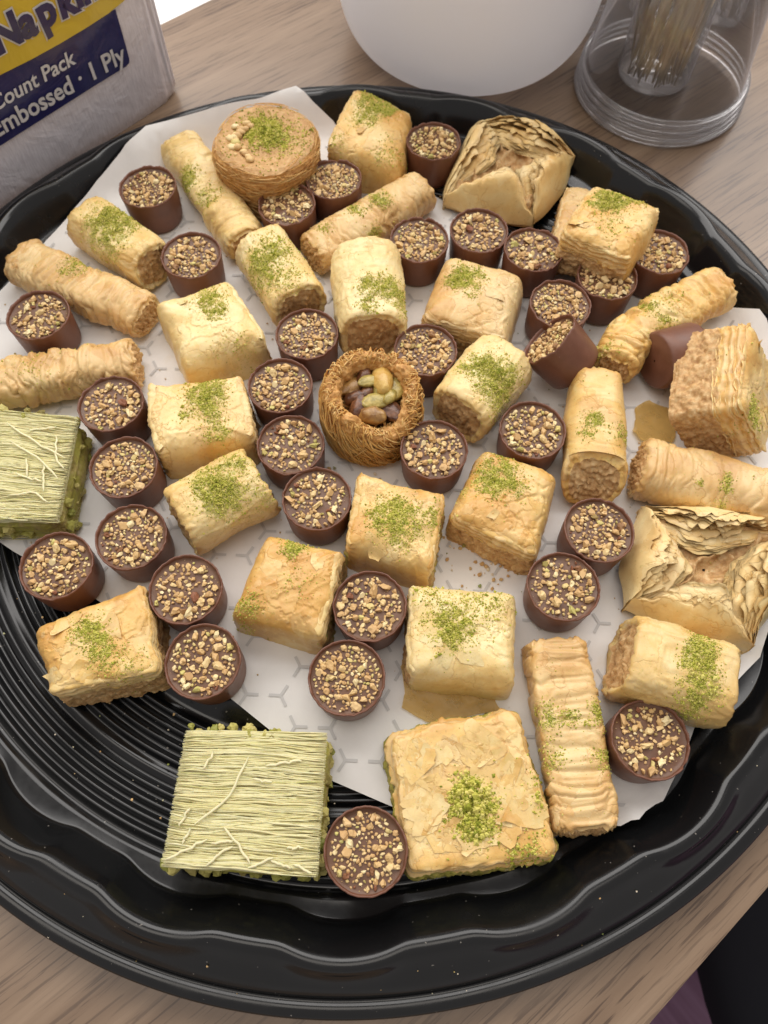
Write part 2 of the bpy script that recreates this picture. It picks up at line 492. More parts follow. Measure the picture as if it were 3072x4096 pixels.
def tubes(paths, rad, sides=4, flat=1.0):
    """paths (n,k,3) many thin strands at once"""
    paths = np.asarray(paths, float); n, k, _ = paths.shape
    T = np.gradient(paths, axis=1); T /= np.linalg.norm(T, axis=2)[..., None] + 1e-12
    up = np.array([0.13, 0.07, 1.0]); S = np.cross(T, up); S /= np.linalg.norm(S, axis=2)[..., None] + 1e-12
    N = np.cross(S, T)
    a = np.arange(sides) / sides * 2 * np.pi
    r = np.broadcast_to(np.asarray(rad, float).reshape(-1, 1, 1, 1) if np.ndim(rad) else np.full((1, 1, 1, 1), rad), (n, 1, 1, 1))
    tap = np.ones((1, k, 1, 1)); tap[0, 0] = .35; tap[0, -1] = .35
    V = paths[:, :, None, :] + r * tap * (np.cos(a)[None, None, :, None] * S[:, :, None, :] + flat * np.sin(a)[None, None, :, None] * N[:, :, None, :])
    f0 = grid_faces(k, sides)
    F = (f0[None] + (np.arange(n) * k * sides)[:, None, None]).reshape(-1, 4)
    return V.reshape(-1, 3), F
def lathe(prof, nt=96, rfun=None):
    prof = np.asarray(prof, float); th = np.arange(nt) / nt * 2 * np.pi
    P = np.stack([prof[:, 0:1] * np.cos(th), prof[:, 0:1] * np.sin(th), np.repeat(prof[:, 1:2], nt, 1)], -1)
    return P, th

# ------------------------------------------------------------------ materials
def mk(name):
    m = bpy.data.materials.new(name); m.use_nodes = True; nt = m.node_tree
    return m, nt, nt.nodes["Principled BSDF"]
def nd(nt, t, ins=None, **kw):
    n = nt.nodes.new('ShaderNode' + t)
    for k, v in kw.items(): setattr(n, k, v)
    for k, v in (ins or {}).items():
        if hasattr(v, 'is_output'): nt.links.new(v, n.inputs[k])
        else: n.inputs[k].default_value = v
    return n
def mth(nt, op, a, b=None, c=None, clamp=False):
    n = nt.nodes.new('ShaderNodeMath'); n.operation = op; n.use_clamp = clamp
    for i, v in enumerate((a, b, c)):
        if v is None: continue
        if hasattr(v, 'is_output'): nt.links.new(v, n.inputs[i])
        else: n.inputs[i].default_value = v
    return n.outputs[0]
def ramp(nt, fac, stops, interp='LINEAR'):
    n = nt.nodes.new('ShaderNodeValToRGB'); n.color_ramp.interpolation = interp
    e = n.color_ramp.elements
    while len(e) < len(stops): e.new(0.5)
    for el, (p, c) in zip(e, stops): el.position = p; el.color = (*c, 1) if len(c) == 3 else c
    nt.links.new(fac, n.inputs[0]); return n.outputs[0]
def mix(nt, fac, a, b, mode='MIX'):
    n = nt.nodes.new('ShaderNodeMix'); n.data_type = 'RGBA'; n.blend_type = mode
    for k, v in ((0, fac), (6, a), (7, b)):
        if hasattr(v, 'is_output'): nt.links.new(v, n.inputs[k])
        else: n.inputs[k].default_value = (*v, 1) if isinstance(v, tuple) and len(v) == 3 else v
    return n.outputs[2]
def coords(nt, rnd=True):
    tc = nd(nt, 'TexCoord').outputs['Object']
    if not rnd: return tc
    oi = nd(nt, 'ObjectInfo').outputs['Random']
    return nd(nt, 'VectorMath', {0: tc, 1: nd(nt, 'CombineXYZ', {0: oi, 1: mth(nt, 'MULTIPLY', oi, 3.7), 2: mth(nt, 'MULTIPLY', oi, 7.3)}).outputs[0]}, operation='ADD').outputs[0]
def noi(nt, v, scale, detail=4, rough=.55, dist=0.0):
    return nd(nt, 'TexNoise', {'Vector': v, 'Scale': scale, 'Detail': detail, 'Roughness': rough, 'Distortion': dist}).outputs[0]
def bump(nt, h, strength, dist, prev=None):
    ins = {'Height': h, 'Strength': strength, 'Distance': dist}
    if prev is not None: ins['Normal'] = prev
    return nd(nt, 'Bump', ins).outputs[0]
def attr(nt, name): return nd(nt, 'Attribute', attribute_name=name).outputs['Fac']
def setb(nt, b, **kw):
    for k, v in kw.items():
        k = k.replace('_', ' ')
        if hasattr(v, 'is_output'): nt.links.new(v, b.inputs[k])
        else: b.inputs[k].default_value = (*v, 1) if isinstance(v, tuple) and len(v) == 3 and k.endswith('Color') else v

def simple(name, col, rough, spec=.5, n=None, sss=0, **kw):
    m, nt, b = mk(name); setb(nt, b, Base_Color=col, Roughness=rough); b.inputs['Specular IOR Level'].default_value = spec
    if sss: setb(nt, b, Subsurface_Weight=sss, Subsurface_Scale=.004)
    return m
GREEN_D = (0.27, 0.26, 0.03); GREEN_L = (0.55, 0.48, 0.11)
def filo_mat(name, pale, gold, toast, bias=0.0, sss=0.12):
    m, nt, b = mk(name); v = coords(nt)
    big = noi(nt, v, 55, 4, .6, .6); mid = noi(nt, v, 240, 4, .6); fine = noi(nt, v, 1500, 3, .6)
    f = mth(nt, 'ADD', mth(nt, 'MULTIPLY', big, .8), mth(nt, 'MULTIPLY', mid, .22)); f = mth(nt, 'ADD', f, bias - .01)
    c = ramp(nt, f, [(.34, pale), (.52, gold), (.74, toast)])
    pt = nd(nt, 'NewGeometry').outputs['Pointiness']
    c = mix(nt, mth(nt, 'MULTIPLY', nd(nt, 'MapRange', {0: pt, 1: .52, 2: .62, 3: 0.0, 4: .45}).outputs[0], 1.0), c, toast)
    c = mix(nt, mth(nt, 'MULTIPLY', attr(nt, 'lay'), .55), c, (0.80, 0.62, 0.36))
    c = mix(nt, mth(nt, 'MULTIPLY', attr(nt, 'toast'), .75), c, toast)
    tn = attr(nt, 'tone')
    c = mix(nt, nd(nt, 'MapRange', {0: tn, 1: 0.0, 2: 1.0, 3: 0.0, 4: .42}).outputs[0], c, (0.87, 0.73, 0.42))
    c = mix(nt, nd(nt, 'MapRange', {0: tn, 1: 0.0, 2: -1.0, 3: 0.0, 4: .5}).outputs[0], c, toast)
    speck = nd(nt, 'MapRange', {0: noi(nt, v, 900, 2, .5), 1: .68, 2: .74}).outputs[0]
    c = mix(nt, mth(nt, 'MULTIPLY', speck, .35), c, (0.30, 0.14, 0.03))
    d = attr(nt, 'dust'); dn = mth(nt, 'ADD', mth(nt, 'MULTIPLY', fine, 1.6), mth(nt, 'MULTIPLY', noi(nt, v, 420, 3), 1.2))
    dm = nd(nt, 'MapRange', {0: mth(nt, 'ADD', mth(nt, 'MULTIPLY', d, 1.1), mth(nt, 'SUBTRACT', dn, 1.75)), 1: -.12, 2: .42, 3: 0.0, 4: .85}).outputs[0]
    c = mix(nt, dm, c, mix(nt, fine, GREEN_D, GREEN_L))
    vd = nd(nt, 'VectorMath', {0: v, 1: nd(nt, 'VectorMath', {0: nd(nt, 'TexNoise', {'Vector': v, 'Scale': 160, 'Detail': 3}).outputs[1], 1: (.012, .012, .012)}, operation='MULTIPLY').outputs[0]}, operation='ADD').outputs[0]
    vo = nd(nt, 'TexVoronoi', {'Vector': vd, 'Scale': 105}, feature='DISTANCE_TO_EDGE').outputs['Distance']
    vc = nd(nt, 'TexVoronoi', {'Vector': vd, 'Scale': 105}, feature='F1')
    line = mth(nt, 'MULTIPLY', nd(nt, 'MapRange', {0: vo, 1: 0.0, 2: .05, 3: 1.0, 4: 0.0}).outputs[0], nd(nt, 'MapRange', {0: noi(nt, v, 75, 2), 1: .46, 2: .56}).outputs[0])
    c = mix(nt, mth(nt, 'MULTIPLY', line, .45), c, toast)
    sepc = nd(nt, 'SeparateColor', {0: vc.outputs['Color']}).outputs[0]
    c = mix(nt, mth(nt, 'MULTIPLY', nd(nt, 'MapRange', {0: sepc, 1: .55, 2: 1.0}).outputs[0], .28), c, (0.88, 0.74, 0.42))
    n1 = bump(nt, mth(nt, 'ADD', mth(nt, 'MULTIPLY', mid, 1.0), mth(nt, 'SUBTRACT', mth(nt, 'MULTIPLY', sepc, .35), mth(nt, 'MULTIPLY', line, .6))), .4, .0006); n2 = bump(nt, fine, .35, .0002, n1)
    setb(nt, b, Base_Color=c, Roughness=.46, Normal=n2, Subsurface_Weight=sss, Subsurface_Scale=.003, Coat_Weight=.25, Coat_Roughness=.22)
    b.inputs['Subsurface Radius'].default_value = (1.0, .55, .2); b.inputs['Specular IOR Level'].default_value = .4
    return m
M = {}
M['gold'] = filo_mat('filo_gold', (0.83, 0.64, 0.29), (0.77, 0.49, 0.155), (0.56, 0.265, 0.055), .035)
M['pale'] = filo_mat('filo_pale', (0.85, 0.70, 0.38), (0.80, 0.58, 0.235), (0.62, 0.36, 0.10), .0)
M['tan'] = filo_mat('filo_tan', (0.78, 0.58, 0.29), (0.69, 0.435, 0.17), (0.48, 0.24, 0.065), .02)
M['leaf'] = filo_mat('filo_leaf', (0.88, 0.69, 0.33), (0.84, 0.58, 0.22), (0.66, 0.36, 0.09), .0, 0.0)
def crumb_mat(name, a, bcol, ccol, green=0.0):
    m, nt, b = mk(name); v = coords(nt)
    n1 = noi(nt, v, 420, 5, .65); n2 = noi(nt, v, 1600, 3, .6)
    c = ramp(nt, n1, [(.32, a), (.5, bcol), (.68, ccol)])
    if green:
        g = nd(nt, 'MapRange', {0: noi(nt, v, 200, 4), 1: .52 - .3 * (green - .5), 2: .66 - .3 * (green - .5)}).outputs[0]
        c = mix(nt, g, c, mix(nt, n2, GREEN_D, GREEN_L))
    setb(nt, b, Base_Color=c, Roughness=.62, Normal=bump(nt, n2, .5, .0003, bump(nt, n1, .5, .0008)), Subsurface_Weight=.05, Subsurface_Scale=.002)
    return m
M['fill'] = crumb_mat('nut_filling', (0.38, 0.19, 0.065), (0.58, 0.35, 0.145), (0.72, 0.51, 0.26))
M['fillg'] = crumb_mat('pistachio_filling', (0.34, 0.19, 0.06), (0.50, 0.33, 0.13), (0.62, 0.46, 0.22), .62)
M['fillgg'] = crumb_mat('pistachio_rich_filling', (0.22, 0.17, 0.04), (0.42, 0.33, 0.10), (0.60, 0.50, 0.22), .95)
M['nestbase'] = crumb_mat('toasted_dough', (0.40, 0.17, 0.04), (0.60, 0.31, 0.09), (0.74, 0.45, 0.18))
M['disctop'] = crumb_mat('pressed_dough', (0.44, 0.235, 0.085), (0.54, 0.315, 0.125), (0.64, 0.41, 0.19))
def island_mat(name, stops, rough=.55, bumpscale=900, spec=.4, sss=.0):
    m, nt, b = mk(name); v = coords(nt, False)
    r = nd(nt, 'NewGeometry').outputs['Random Per Island']
    c = ramp(nt, r, stops)
    n = noi(nt, v, bumpscale, 3); c = mix(nt, .5, c, mix(nt, n, (0.75, 0.75, 0.75), (1.1, 1.1, 1.1)), 'MULTIPLY')
    c = mix(nt, .25, c, (1, 1, 1), 'SCREEN') if False else c
    setb(nt, b, Base_Color=c, Roughness=rough, Normal=bump(nt, n, .4, .0003))
    b.inputs['Specular IOR Level'].default_value = spec
    if sss: setb(nt, b, Subsurface_Weight=sss, Subsurface_Scale=.002)
    return m
M['nuts'] = island_mat('chopped_nut', [(0, (0.88, 0.74, 0.43)), (.16, (0.84, 0.64, 0.32)), (.34, (0.72, 0.48, 0.21)), (.62, (0.60, 0.37, 0.16)), (.8, (0.76, 0.53, 0.26)), (.92, (0.62, 0.56, 0.18)), (.98, (0.26, 0.10, 0.05))])
M['dust'] = island_mat('pistachio_dust', [(0, (0.20, 0.24, 0.025)), (.22, (0.42, 0.43, 0.055)), (.62, (0.64, 0.60, 0.13)), (1, (0.78, 0.68, 0.24))], .7, 2000, .25)
M['crumb'] = island_mat('pastry_crumb', [(0, (0.60, 0.42, 0.2)), (.5, (0.55, 0.33, 0.13)), (.62, (0.2, 0.26, 0.04)), (.8, (0.75, 0.65, 0.5)), (1, (0.7, 0.6, 0.45))])
M['strandg'] = island_mat('green_shredded_dough', [(0, (0.76, 0.67, 0.34)), (.3, (0.81, 0.73, 0.42)), (.6, (0.71, 0.63, 0.29)), (.85, (0.84, 0.77, 0.49)), (1, (0.60, 0.55, 0.21))], .5, 700, .4, .1)
M['doughbase'] = simple('pale_dough', (0.66, 0.60, 0.30), .6, .3)
M['pieces'] = island_mat('pistachio_pieces', [(0, (0.26, 0.27, 0.05)), (.4, (0.42, 0.38, 0.09)), (.7, (0.58, 0.50, 0.17)), (1, (0.20, 0.16, 0.04))])
M['strandpale'] = island_mat('loose_dough_thread', [(0, (0.82, 0.76, 0.50)), (1, (0.78, 0.72, 0.42))], .5, 700, .4, .1)
M['strandn'] = island_mat('toasted_strand', [(0, (0.62, 0.32, 0.08)), (.4, (0.72, 0.42, 0.13)), (.75, (0.79, 0.52, 0.21)), (1, (0.50, 0.23, 0.05))], .5, 700, .4, .08)
def choc_mat(name, c1, c2, rough):
    m, nt, b = mk(name); v = coords(nt)
    n = noi(nt, v, 160, 4); n2 = noi(nt, v, 1300, 3)
    c = ramp(nt, n, [(.35, c1), (.7, c2)])
    sp = nd(nt, 'MapRange', {0: noi(nt, v, 1700, 2), 1: .71, 2: .76}).outputs[0]
    c = mix(nt, mth(nt, 'MULTIPLY', sp, .5), c, (0.45, 0.32, 0.22))
    setb(nt, b, Base_Color=c, Roughness=nd(nt, 'MapRange', {0: n, 1: .3, 2: .7, 3: rough, 4: rough + .15}).outputs[0], Normal=bump(nt, n2, .12, .0002, bump(nt, n, .2, .0005)), Subsurface_Weight=.06, Subsurface_Scale=.002)
    b.inputs['Subsurface Radius'].default_value = (1, .4, .25)
    return m
M['choc'] = choc_mat('chocolate_shell', (0.145, 0.056, 0.031), (0.185, 0.076, 0.044), .36)
M['chocf'] = choc_mat('chocolate_filling', (0.125, 0.054, 0.026), (0.165, 0.078, 0.040), .38)
def tray_mat():
    m, nt, b = mk('black_plastic'); v = coords(nt, False)
    n = noi(nt, v, 28, 5, .65); n2 = noi(nt, v, 700, 3)
    sm = nd(nt, 'MapRange', {0: n, 1: .45, 2: .72, 3: .15, 4: .38}).outputs[0]
    sp = nd(nt, 'MapRange', {0: noi(nt, v, 800, 1), 1: .775, 2: .80}).outputs[0]
    c = mix(nt, mth(nt, 'MULTIPLY', sp, .6), (0.006, 0.0062, 0.0066), (0.35, 0.32, 0.28))
    setb(nt, b, Base_Color=c, Roughness=sm, IOR=1.52, Normal=bump(nt, n2, .05, .0001, bump(nt, noi(nt, v, 60, 2), .1, .0004)))
    return m
M['tray'] = tray_mat()
def paper_mat():
    m, nt, b = mk('paper'); v = coords(nt, False)
    n = noi(nt, v, 40, 4, .6); f = noi(nt, v, 1200, 3)
    c = ramp(nt, n, [(.3, (0.72, 0.70, 0.68)), (.7, (0.80, 0.785, 0.765))])
    st = nd(nt, 'MapRange', {0: noi(nt, v, 26, 5, .6, .5), 1: .62, 2: .72}).outputs[0]
    c = mix(nt, mth(nt, 'MULTIPLY', st, .34), c, (0.56, 0.45, 0.25))
    setb(nt, b, Base_Color=c, Roughness=.5, Normal=bump(nt, f, .1, .0002, bump(nt, n, .2, .001)))
    b.inputs['Specular IOR Level'].default_value = .35
    return m
M['paper'] = paper_mat()
M['print'] = simple('grey_print', (0.56, 0.55, 0.54), .55, .3)
def wood_mat():
    m, nt, b = mk('walnut_laminate'); tc = nd(nt, 'TexCoord').outputs['Object']
    mp = nd(nt, 'Mapping', {0: tc, 'Rotation': (0, 0, math.radians(-39)), 'Scale': (1, 1, 1)}).outputs[0]
    s1 = nd(nt, 'VectorMath', {0: mp, 1: (5, 70, 1)}, operation='MULTIPLY').outputs[0]
    s2 = nd(nt, 'VectorMath', {0: mp, 1: (32, 820, 1)}, operation='MULTIPLY').outputs[0]
    s3 = nd(nt, 'VectorMath', {0: mp, 1: (1.6, 12, 1)}, operation='MULTIPLY').outputs[0]
    n1 = noi(nt, s1, 1, 5, .6, .8); n2 = noi(nt, s2, 1, 3, .6, .2); n3 = noi(nt, s3, 1, 3, .5, .6)
    f = mth(nt, 'ADD', mth(nt, 'MULTIPLY', n1, .6), mth(nt, 'MULTIPLY', n3, .4))
    c = ramp(nt, f, [(.32, (0.150, 0.090, 0.052)), (.48, (0.215, 0.140, 0.086)), (.62, (0.290, 0.200, 0.130))])
    pore = nd(nt, 'MapRange', {0: n2, 1: .41, 2: .465, 3: 1.0, 4: 0.0}).outputs[0]
    pm = mth(nt, 'MULTIPLY', pore, nd(nt, 'MapRange', {0: n1, 1: .60, 2: .40, 3: .12, 4: .75}).outputs[0])
    c = mix(nt, pm, c, (0.055, 0.028, 0.016))
    setb(nt, b, Base_Color=c, Roughness=.42, Normal=bump(nt, n2, .15, .0003), Coat_Weight=.4, Coat_Roughness=.18)
    return m
M['wood'] = wood_mat()
M['edge'] = simple('table_edging', (0.26, 0.17, 0.115), .45)
def clear_mat(name, tint, edge):
    m, nt, b = mk(name); nt.nodes.remove(b)
    tr = nd(nt, 'BsdfTransparent', {0: (*tint, 1)}).outputs[0]; gl = nd(nt, 'BsdfGlossy', {0: (1, 1, 1, 1), 'Roughness': .04}).outputs[0]
    df = nd(nt, 'BsdfDiffuse', {0: (0.85, 0.82, 0.85, 1)}).outputs[0]
    lw = nd(nt, 'LayerWeight', {0: .42})
    g = nd(nt, 'MixShader', {0: mth(nt, 'MULTIPLY', lw.outputs['Fresnel'], .75), 1: tr, 2: gl}).outputs[0]
    e = nd(nt, 'MixShader', {0: mth(nt, 'ADD', mth(nt, 'MULTIPLY', mth(nt, 'POWER', lw.outputs['Facing'], 3.0), edge), .035), 1: g, 2: df}).outputs[0]
    nt.links.new(e, nt.nodes['Material Output'].inputs[0]); return m
M['clear'] = clear_mat('clear_plastic', (0.985, 0.98, 0.985), .45)
def bowl_mat():
    m, nt, b = mk('white_plastic'); v = coords(nt, False)
    setb(nt, b, Base_Color=(0.88, 0.88, 0.89), Roughness=.30, Normal=bump(nt, noi(nt, v, 500, 2), .04, .0002))
    tl = nd(nt, 'BsdfTranslucent', {0: (0.92, 0.90, 0.91, 1)}).outputs[0]
    nt.links.new(nd(nt, 'MixShader', {0: .5, 1: b.outputs[0], 2: tl}).outputs[0], nt.nodes['Material Output'].inputs[0]); return m
M['bowl'] = bowl_mat()
def pack_mat():
    m, nt, b = mk('napkin_pack_film'); v = coords(nt, False)
    s = nd(nt, 'VectorMath', {0: v, 1: (1500, 1500, 160)}, operation='MULTIPLY').outputs[0]
    n = noi(nt, s, 1, 3, .6); w = noi(nt, v, 45, 4, .6, .6)
    c = ramp(nt, n, [(.3, (0.72, 0.67, 0.70)), (.65, (0.90, 0.85, 0.88))])
    setb(nt, b, Base_Color=c, Roughness=.35, Normal=bump(nt, w, .35, .004, bump(nt, n, .25, .0004)), Coat_Weight=.4, Coat_Roughness=.15); return m
M['pack'] = pack_mat()
def film_print(name, col):
    m, nt, b = mk(name); v = coords(nt, False)
    w = noi(nt, v, 45, 4, .6, .6)
    setb(nt, b, Base_Color=col, Roughness=.28, Normal=bump(nt, w, .4, .004), Coat_Weight=.5, Coat_Roughness=.1); return m
M['navy'] = film_print('navy_print', (0.022, 0.022, 0.105)); M['yellow'] = film_print('yellow_print', (0.70, 0.50, 0.045)); M['white'] = film_print('white_print', (0.70, 0.69, 0.70))
def carpet_mat():
    m, nt, b = mk('purple_carpet'); v = coords(nt, False)
    s = nd(nt, 'VectorMath', {0: nd(nt, 'Mapping', {0: v, 'Rotation': (0, 0, .9)}).outputs[0], 1: (3, 60, 1)}, operation='MULTIPLY').outputs[0]
    c = ramp(nt, noi(nt, s, 1, 4, .6), [(.35, (0.16, 0.075, 0.13)), (.65, (0.30, 0.17, 0.26))])
    setb(nt, b, Base_Color=c, Roughness=.95); return m
M['carpet'] = carpet_mat()
M['blackcloth'] = simple('black_upholstery', (0.012, 0.012, 0.016), .9, .2)
M['blackmetal'] = simple('black_metal', (0.02, 0.02, 0.022), .4)
M['wall'] = simple('white_paint', (0.85, 0.85, 0.84), .7, .3)
M['wallflake'] = None
def flake_mat(name, col, tr):
    m, nt, b = mk(name); v = coords(nt)
    n = noi(nt, v, 200, 4); c = mix(nt, nd(nt, 'MapRange', {0: n, 1: .4, 2: .7}).outputs[0], col, tuple(x * .85 for x in col))
    setb(nt, b, Base_Color=c, Roughness=.25, Normal=bump(nt, n, .5, .001))
    t = nd(nt, 'BsdfTransparent', {0: (0.95, 0.85, 0.62, 1)}).outputs[0]
    mx = nd(nt, 'MixShader', {0: tr, 1: b.outputs[0], 2: t}).outputs[0]
    nt.links.new(mx, nt.nodes['Material Output'].inputs[0]); return m
M['flake'] = flake_mat('filo_flake', (0.78, 0.54, 0.22), .05)
M['looseflake'] = flake_mat('oily_filo_flake', (0.72, 0.52, 0.20), .6)
def pist(name, c1, c2):
    m, nt, b = mk(name); v = coords(nt)
    n = noi(nt, v, 260, 4, .6, .8); c = ramp(nt, n, [(.38, c1), (.62, c2)])
    setb(nt, b, Base_Color=c, Roughness=.4, Normal=bump(nt, noi(nt, v, 700, 4), .6, .0006), Coat_Weight=.3, Coat_Roughness=.15); return m
M['pdark'] = pist('dark_pistachio', (0.06, 0.018, 0.007), (0.19, 0.07, 0.022)); M['pgreen'] = pist('green_pistachio', (0.24, 0.19, 0.04), (0.50, 0.38, 0.10))
M['pgold'] = pist('golden_pistachio', (0.55, 0.32, 0.07), (0.68, 0.46, 0.13)); M['pbrown'] = pist('brown_pistachio', (0.22, 0.10, 0.025), (0.40, 0.22, 0.06))
M['stick'] = simple('wooden_stick', (0.95, 0.82, 0.58), .6, .3)

# ------------------------------------------------------------------ room pieces in view
def slab(pts, z0, z1):
    n = len(pts); V = np.array([(x, y, z1) for x, y in pts] + [(x, y, z0) for x, y in pts])
    F = [np.array([list(range(n))]), np.array([list(range(2 * n - 1, n - 1, -1))]), np.array([[i, i + n, (i + 1) % n + n, (i + 1) % n] for i in range(n)])]
    return V, F
(e1, e2, ang) = TABLE
da = np.array([math.cos(math.radians(ang)), math.sin(math.radians(ang))]); e1 = np.array(e1); e2 = np.array(e2)
tpts = [e1 - da * 0.9, e1 + da * 1.0, e2 + da * 0.75, e2 - da * 0.9]
t = thing('table', (0, 0, 0), 'wood-grain laminate table top under the black tray', 'table')
V, F = slab([tuple(p) for p in tpts], -0.026, -0.0008); part(t, 'table_edge', V, F, M['edge'], smooth=False)
gx, gy = np.meshgrid(np.linspace(0, 1, 3), np.linspace(0, 1, 3), indexing='ij')
q = np.array(tpts)
top = (1 - gx)[..., None] * (1 - gy)[..., None] * q[0] + gx[..., None] * (1 - gy)[..., None] * q[1] + gx[..., None] * gy[..., None] * q[2] + (1 - gx)[..., None] * gy[..., None] * q[3]
V = np.concatenate([top.reshape(-1, 2), np.zeros((9, 1))], 1); part(t, 'tabletop', V, grid_faces(3, 3, False), M['wood'], smooth=False)
fl = part(None, 'floor', np.array([(-4, -4, FLOOR_Z), (4, -4, FLOOR_Z), (4, 4, FLOOR_Z), (-4, 4, FLOOR_Z)]), np.array([[0, 1, 2, 3]]), M['carpet'], kind='structure', smooth=False)
nrm = np.array([-da[1], da[0]])
w0 = e2 + nrm * 0.006 - da * 2.2; w1 = e2 + nrm * 0.006 + da * 2.2
V, F = slab([tuple(w0), tuple(w1), tuple(w1 + nrm * .35), tuple(w0 + nrm * .35)], FLOOR_Z, -.012)
part(None, 'window_sill', V, F, M['wall'], kind='structure', smooth=False)
# black chair pulled up at the table's near edge
chx, chy = CHAIR[0] + .185, CHAIR[1] + .085
c = thing('chair', (chx, chy, FLOOR_Z), 'black upholstered chair on the purple carpet below the table edge', 'chair')
n = 64; th = np.arange(n) / n * 2 * np.pi
al = np.linspace(-np.pi / 2, np.pi / 2, 24)
P = np.stack([np.outer(np.cos(al) ** .45, .215 * spow(np.cos(th), .55)), np.outer(np.cos(al) ** .45, .205 * spow(np.sin(th), .55)), np.repeat((.04 * spow(np.sin(al), .6))[:, None], n, 1)], -1)
part(c, 'seat', P.reshape(-1, 3) + (chx, chy, FLOOR_Z + .44), grid_faces(24, n), M['blackcloth'])
L, th2 = lathe([(.028, .06), (.028, .40), (.06, .402)], 24); part(c, 'pedestal', L.reshape(-1, 3) + (chx, chy, FLOOR_Z), grid_faces(3, 24), M['blackmetal'])
for k in range(5):
    a = k * 1.2566; pth = np.array([[(chx + r * math.cos(a), chy + r * math.sin(a), FLOOR_Z + .09 - r * .1) for r in (.0, .1, .2, .29)]])
    V, F = tubes(pth, .02, 8); part(c, 'leg', V, F, M['blackmetal'])

# ------------------------------------------------------------------ tray
NT = 800; th = np.arange(NT) / NT * 2 * np.pi
pitch_l = math.radians(18); ph0 = math.radians(-89)
dl = (th - ph0 + pitch_l / 2) % pitch_l - pitch_l / 2
u = np.abs(np.degrees(dl)) / 5.6
lobe = np.where(u < 1, np.clip(1 - u * u, 0, 1) ** .85, 0)
lobe = (lobe * 2 + np.roll(lobe, 1) + np.roll(lobe, -1) + np.roll(lobe, 2) + np.roll(lobe, -2)) / 6
chord = np.where(u >= 1, 0, 0)
prof = []   # r, z, lobe offset
def ridge(rc, h=.0020, w=.00215, base=.0040):
    return [(rc + w * k, base + h * (.5 + .5 * math.cos(math.pi * k)) ** .8, 0) for k in (-1, -.75, -.5, -.3, -.1, .1, .3, .5, .75)]
prof += [(.0004, .0062, 0), (.03, .0062, 0), (.0305, .0040, 0)]
for rc in (.035, .0396, .0442, .0488): prof += ridge(rc)
prof += [(.0525, .0040, 0), (.0535, .006, 0), (.078, .006, 0), (.079, .0040, 0)]
for rc in (.083, .0876, .0922, .0968, .1014): prof += ridge(rc)
prof += [(.105, .0040, 0), (.1058, .006, 0), (.1225, .006, 0), (.1233, .0040, 0)]
for rc in (.1292, .1338, .1384, .143): prof += ridge(rc)
prof += [(.1456, .0040, 0), (.1466, .0058, 0), (.1490, .0058, 0), (.1502, .0040, 0)]
for rc in (.1530, .1575, .162, .1664): prof += ridge(rc, .0022)
prof += [(.1692, .0040, 0), (.1703, .0046, 0), (.1712, .0060, 0), (.1722, .0064, .2), (.1742, .0064, 1), (.1750, .0068, 1), (.1760, .0084, 1), (.1782, .0118, 1), (.1806, .0158, 1), (.1828, .0190, 1), (.1838, .0200, 1), (.1847, .0205, 1), (.1860, .02055, 1), (.1872, .0203, .95), (.1884, .0195, .85), (.1900, .0180, .6), (.1925, .0160, .25), (.1955, .0142, .05), (.1978, .0126, 0), (.1986, .0112, 0), (.1990, .0100, 0), (.1997, .0096, 0), (.2004, .0102, 0), (.2014, .0104, 0), (.2036, .0102, 0), (.2044, .0096, 0), (.2048, .0080, 0), (.2052, .0008, 0), (.2047, .0006, 0), (.2043, .0080, 0)]
prof = np.array(prof)
r = prof[:, 0:1] + prof[:, 2:3] * .0036 * lobe[None]
z = np.repeat(prof[:, 1:2], NT, 1)
P = np.stack([r * np.cos(th), r * np.sin(th), z], -1)
tr = thing('serving_tray', (0, 0, 0), 'round black plastic catering tray with ridged floor and scalloped rim', 'tray')
part(tr, 'tray_shell', P.reshape(-1, 3), grid_faces(len(prof), NT)[:, ::-1], M['tray'])
def tray_top(rr): return np.interp(rr, [0, .168, .1725, .1835, .187, .21], [ZP, ZP, .0082, .0212, .0224, .0228])

# ------------------------------------------------------------------ paper liner
def poly_mesh(outline, step, seed=0, jit=.3):
    o = np.array(outline); pts = []
    for a, b in zip(o, np.roll(o, -1, 0)):
        n = max(1, int(np.linalg.norm(b - a) / step)); pts += [a + (b - a) * k / n for k in range(n)]
    nb = len(pts); rs = np.random.RandomState(seed)
    x0, y0 = o.min(0); x1, y1 = o.max(0)
    gx, gy = np.meshgrid(np.arange(x0, x1, step), np.arange(y0, y1, step)); g = np.stack([gx.ravel(), gy.ravel()], 1) + rs.uniform(-jit, jit, (gx.size, 2)) * step
    inside = np.zeros(len(g), bool); px, py = g[:, 0], g[:, 1]
    B = np.array(pts)
    for a, b in zip(B, np.roll(B, -1, 0)):
        c = (a[1] > py) != (b[1] > py)
        inside ^= c & (px < (b[0] - a[0]) * (py - a[1]) / (b[1] - a[1] + 1e-15) + a[0])
    g = g[inside]
    d = np.min(np.linalg.norm(g[:, None] - B[None], axis=2), axis=1) if len(g) * nb < 6e7 else np.ones(len(g))
    g = g[d > step * .5]
    allp = [Vector(p) for p in pts] + [Vector(p) for p in g]
    vs, es, fs, *_ = delaunay_2d_cdt(allp, [(i, (i + 1) % nb) for i in range(nb)], [list(range(nb))], 1, 1e-7)
    return np.array([tuple(v) for v in vs]), np.array([f for f in fs if len(f) == 3])
PO = np.array(PAPER); 
xy, F = poly_mesh(PO, .0034, 3)
rs = np.random.RandomState(5)
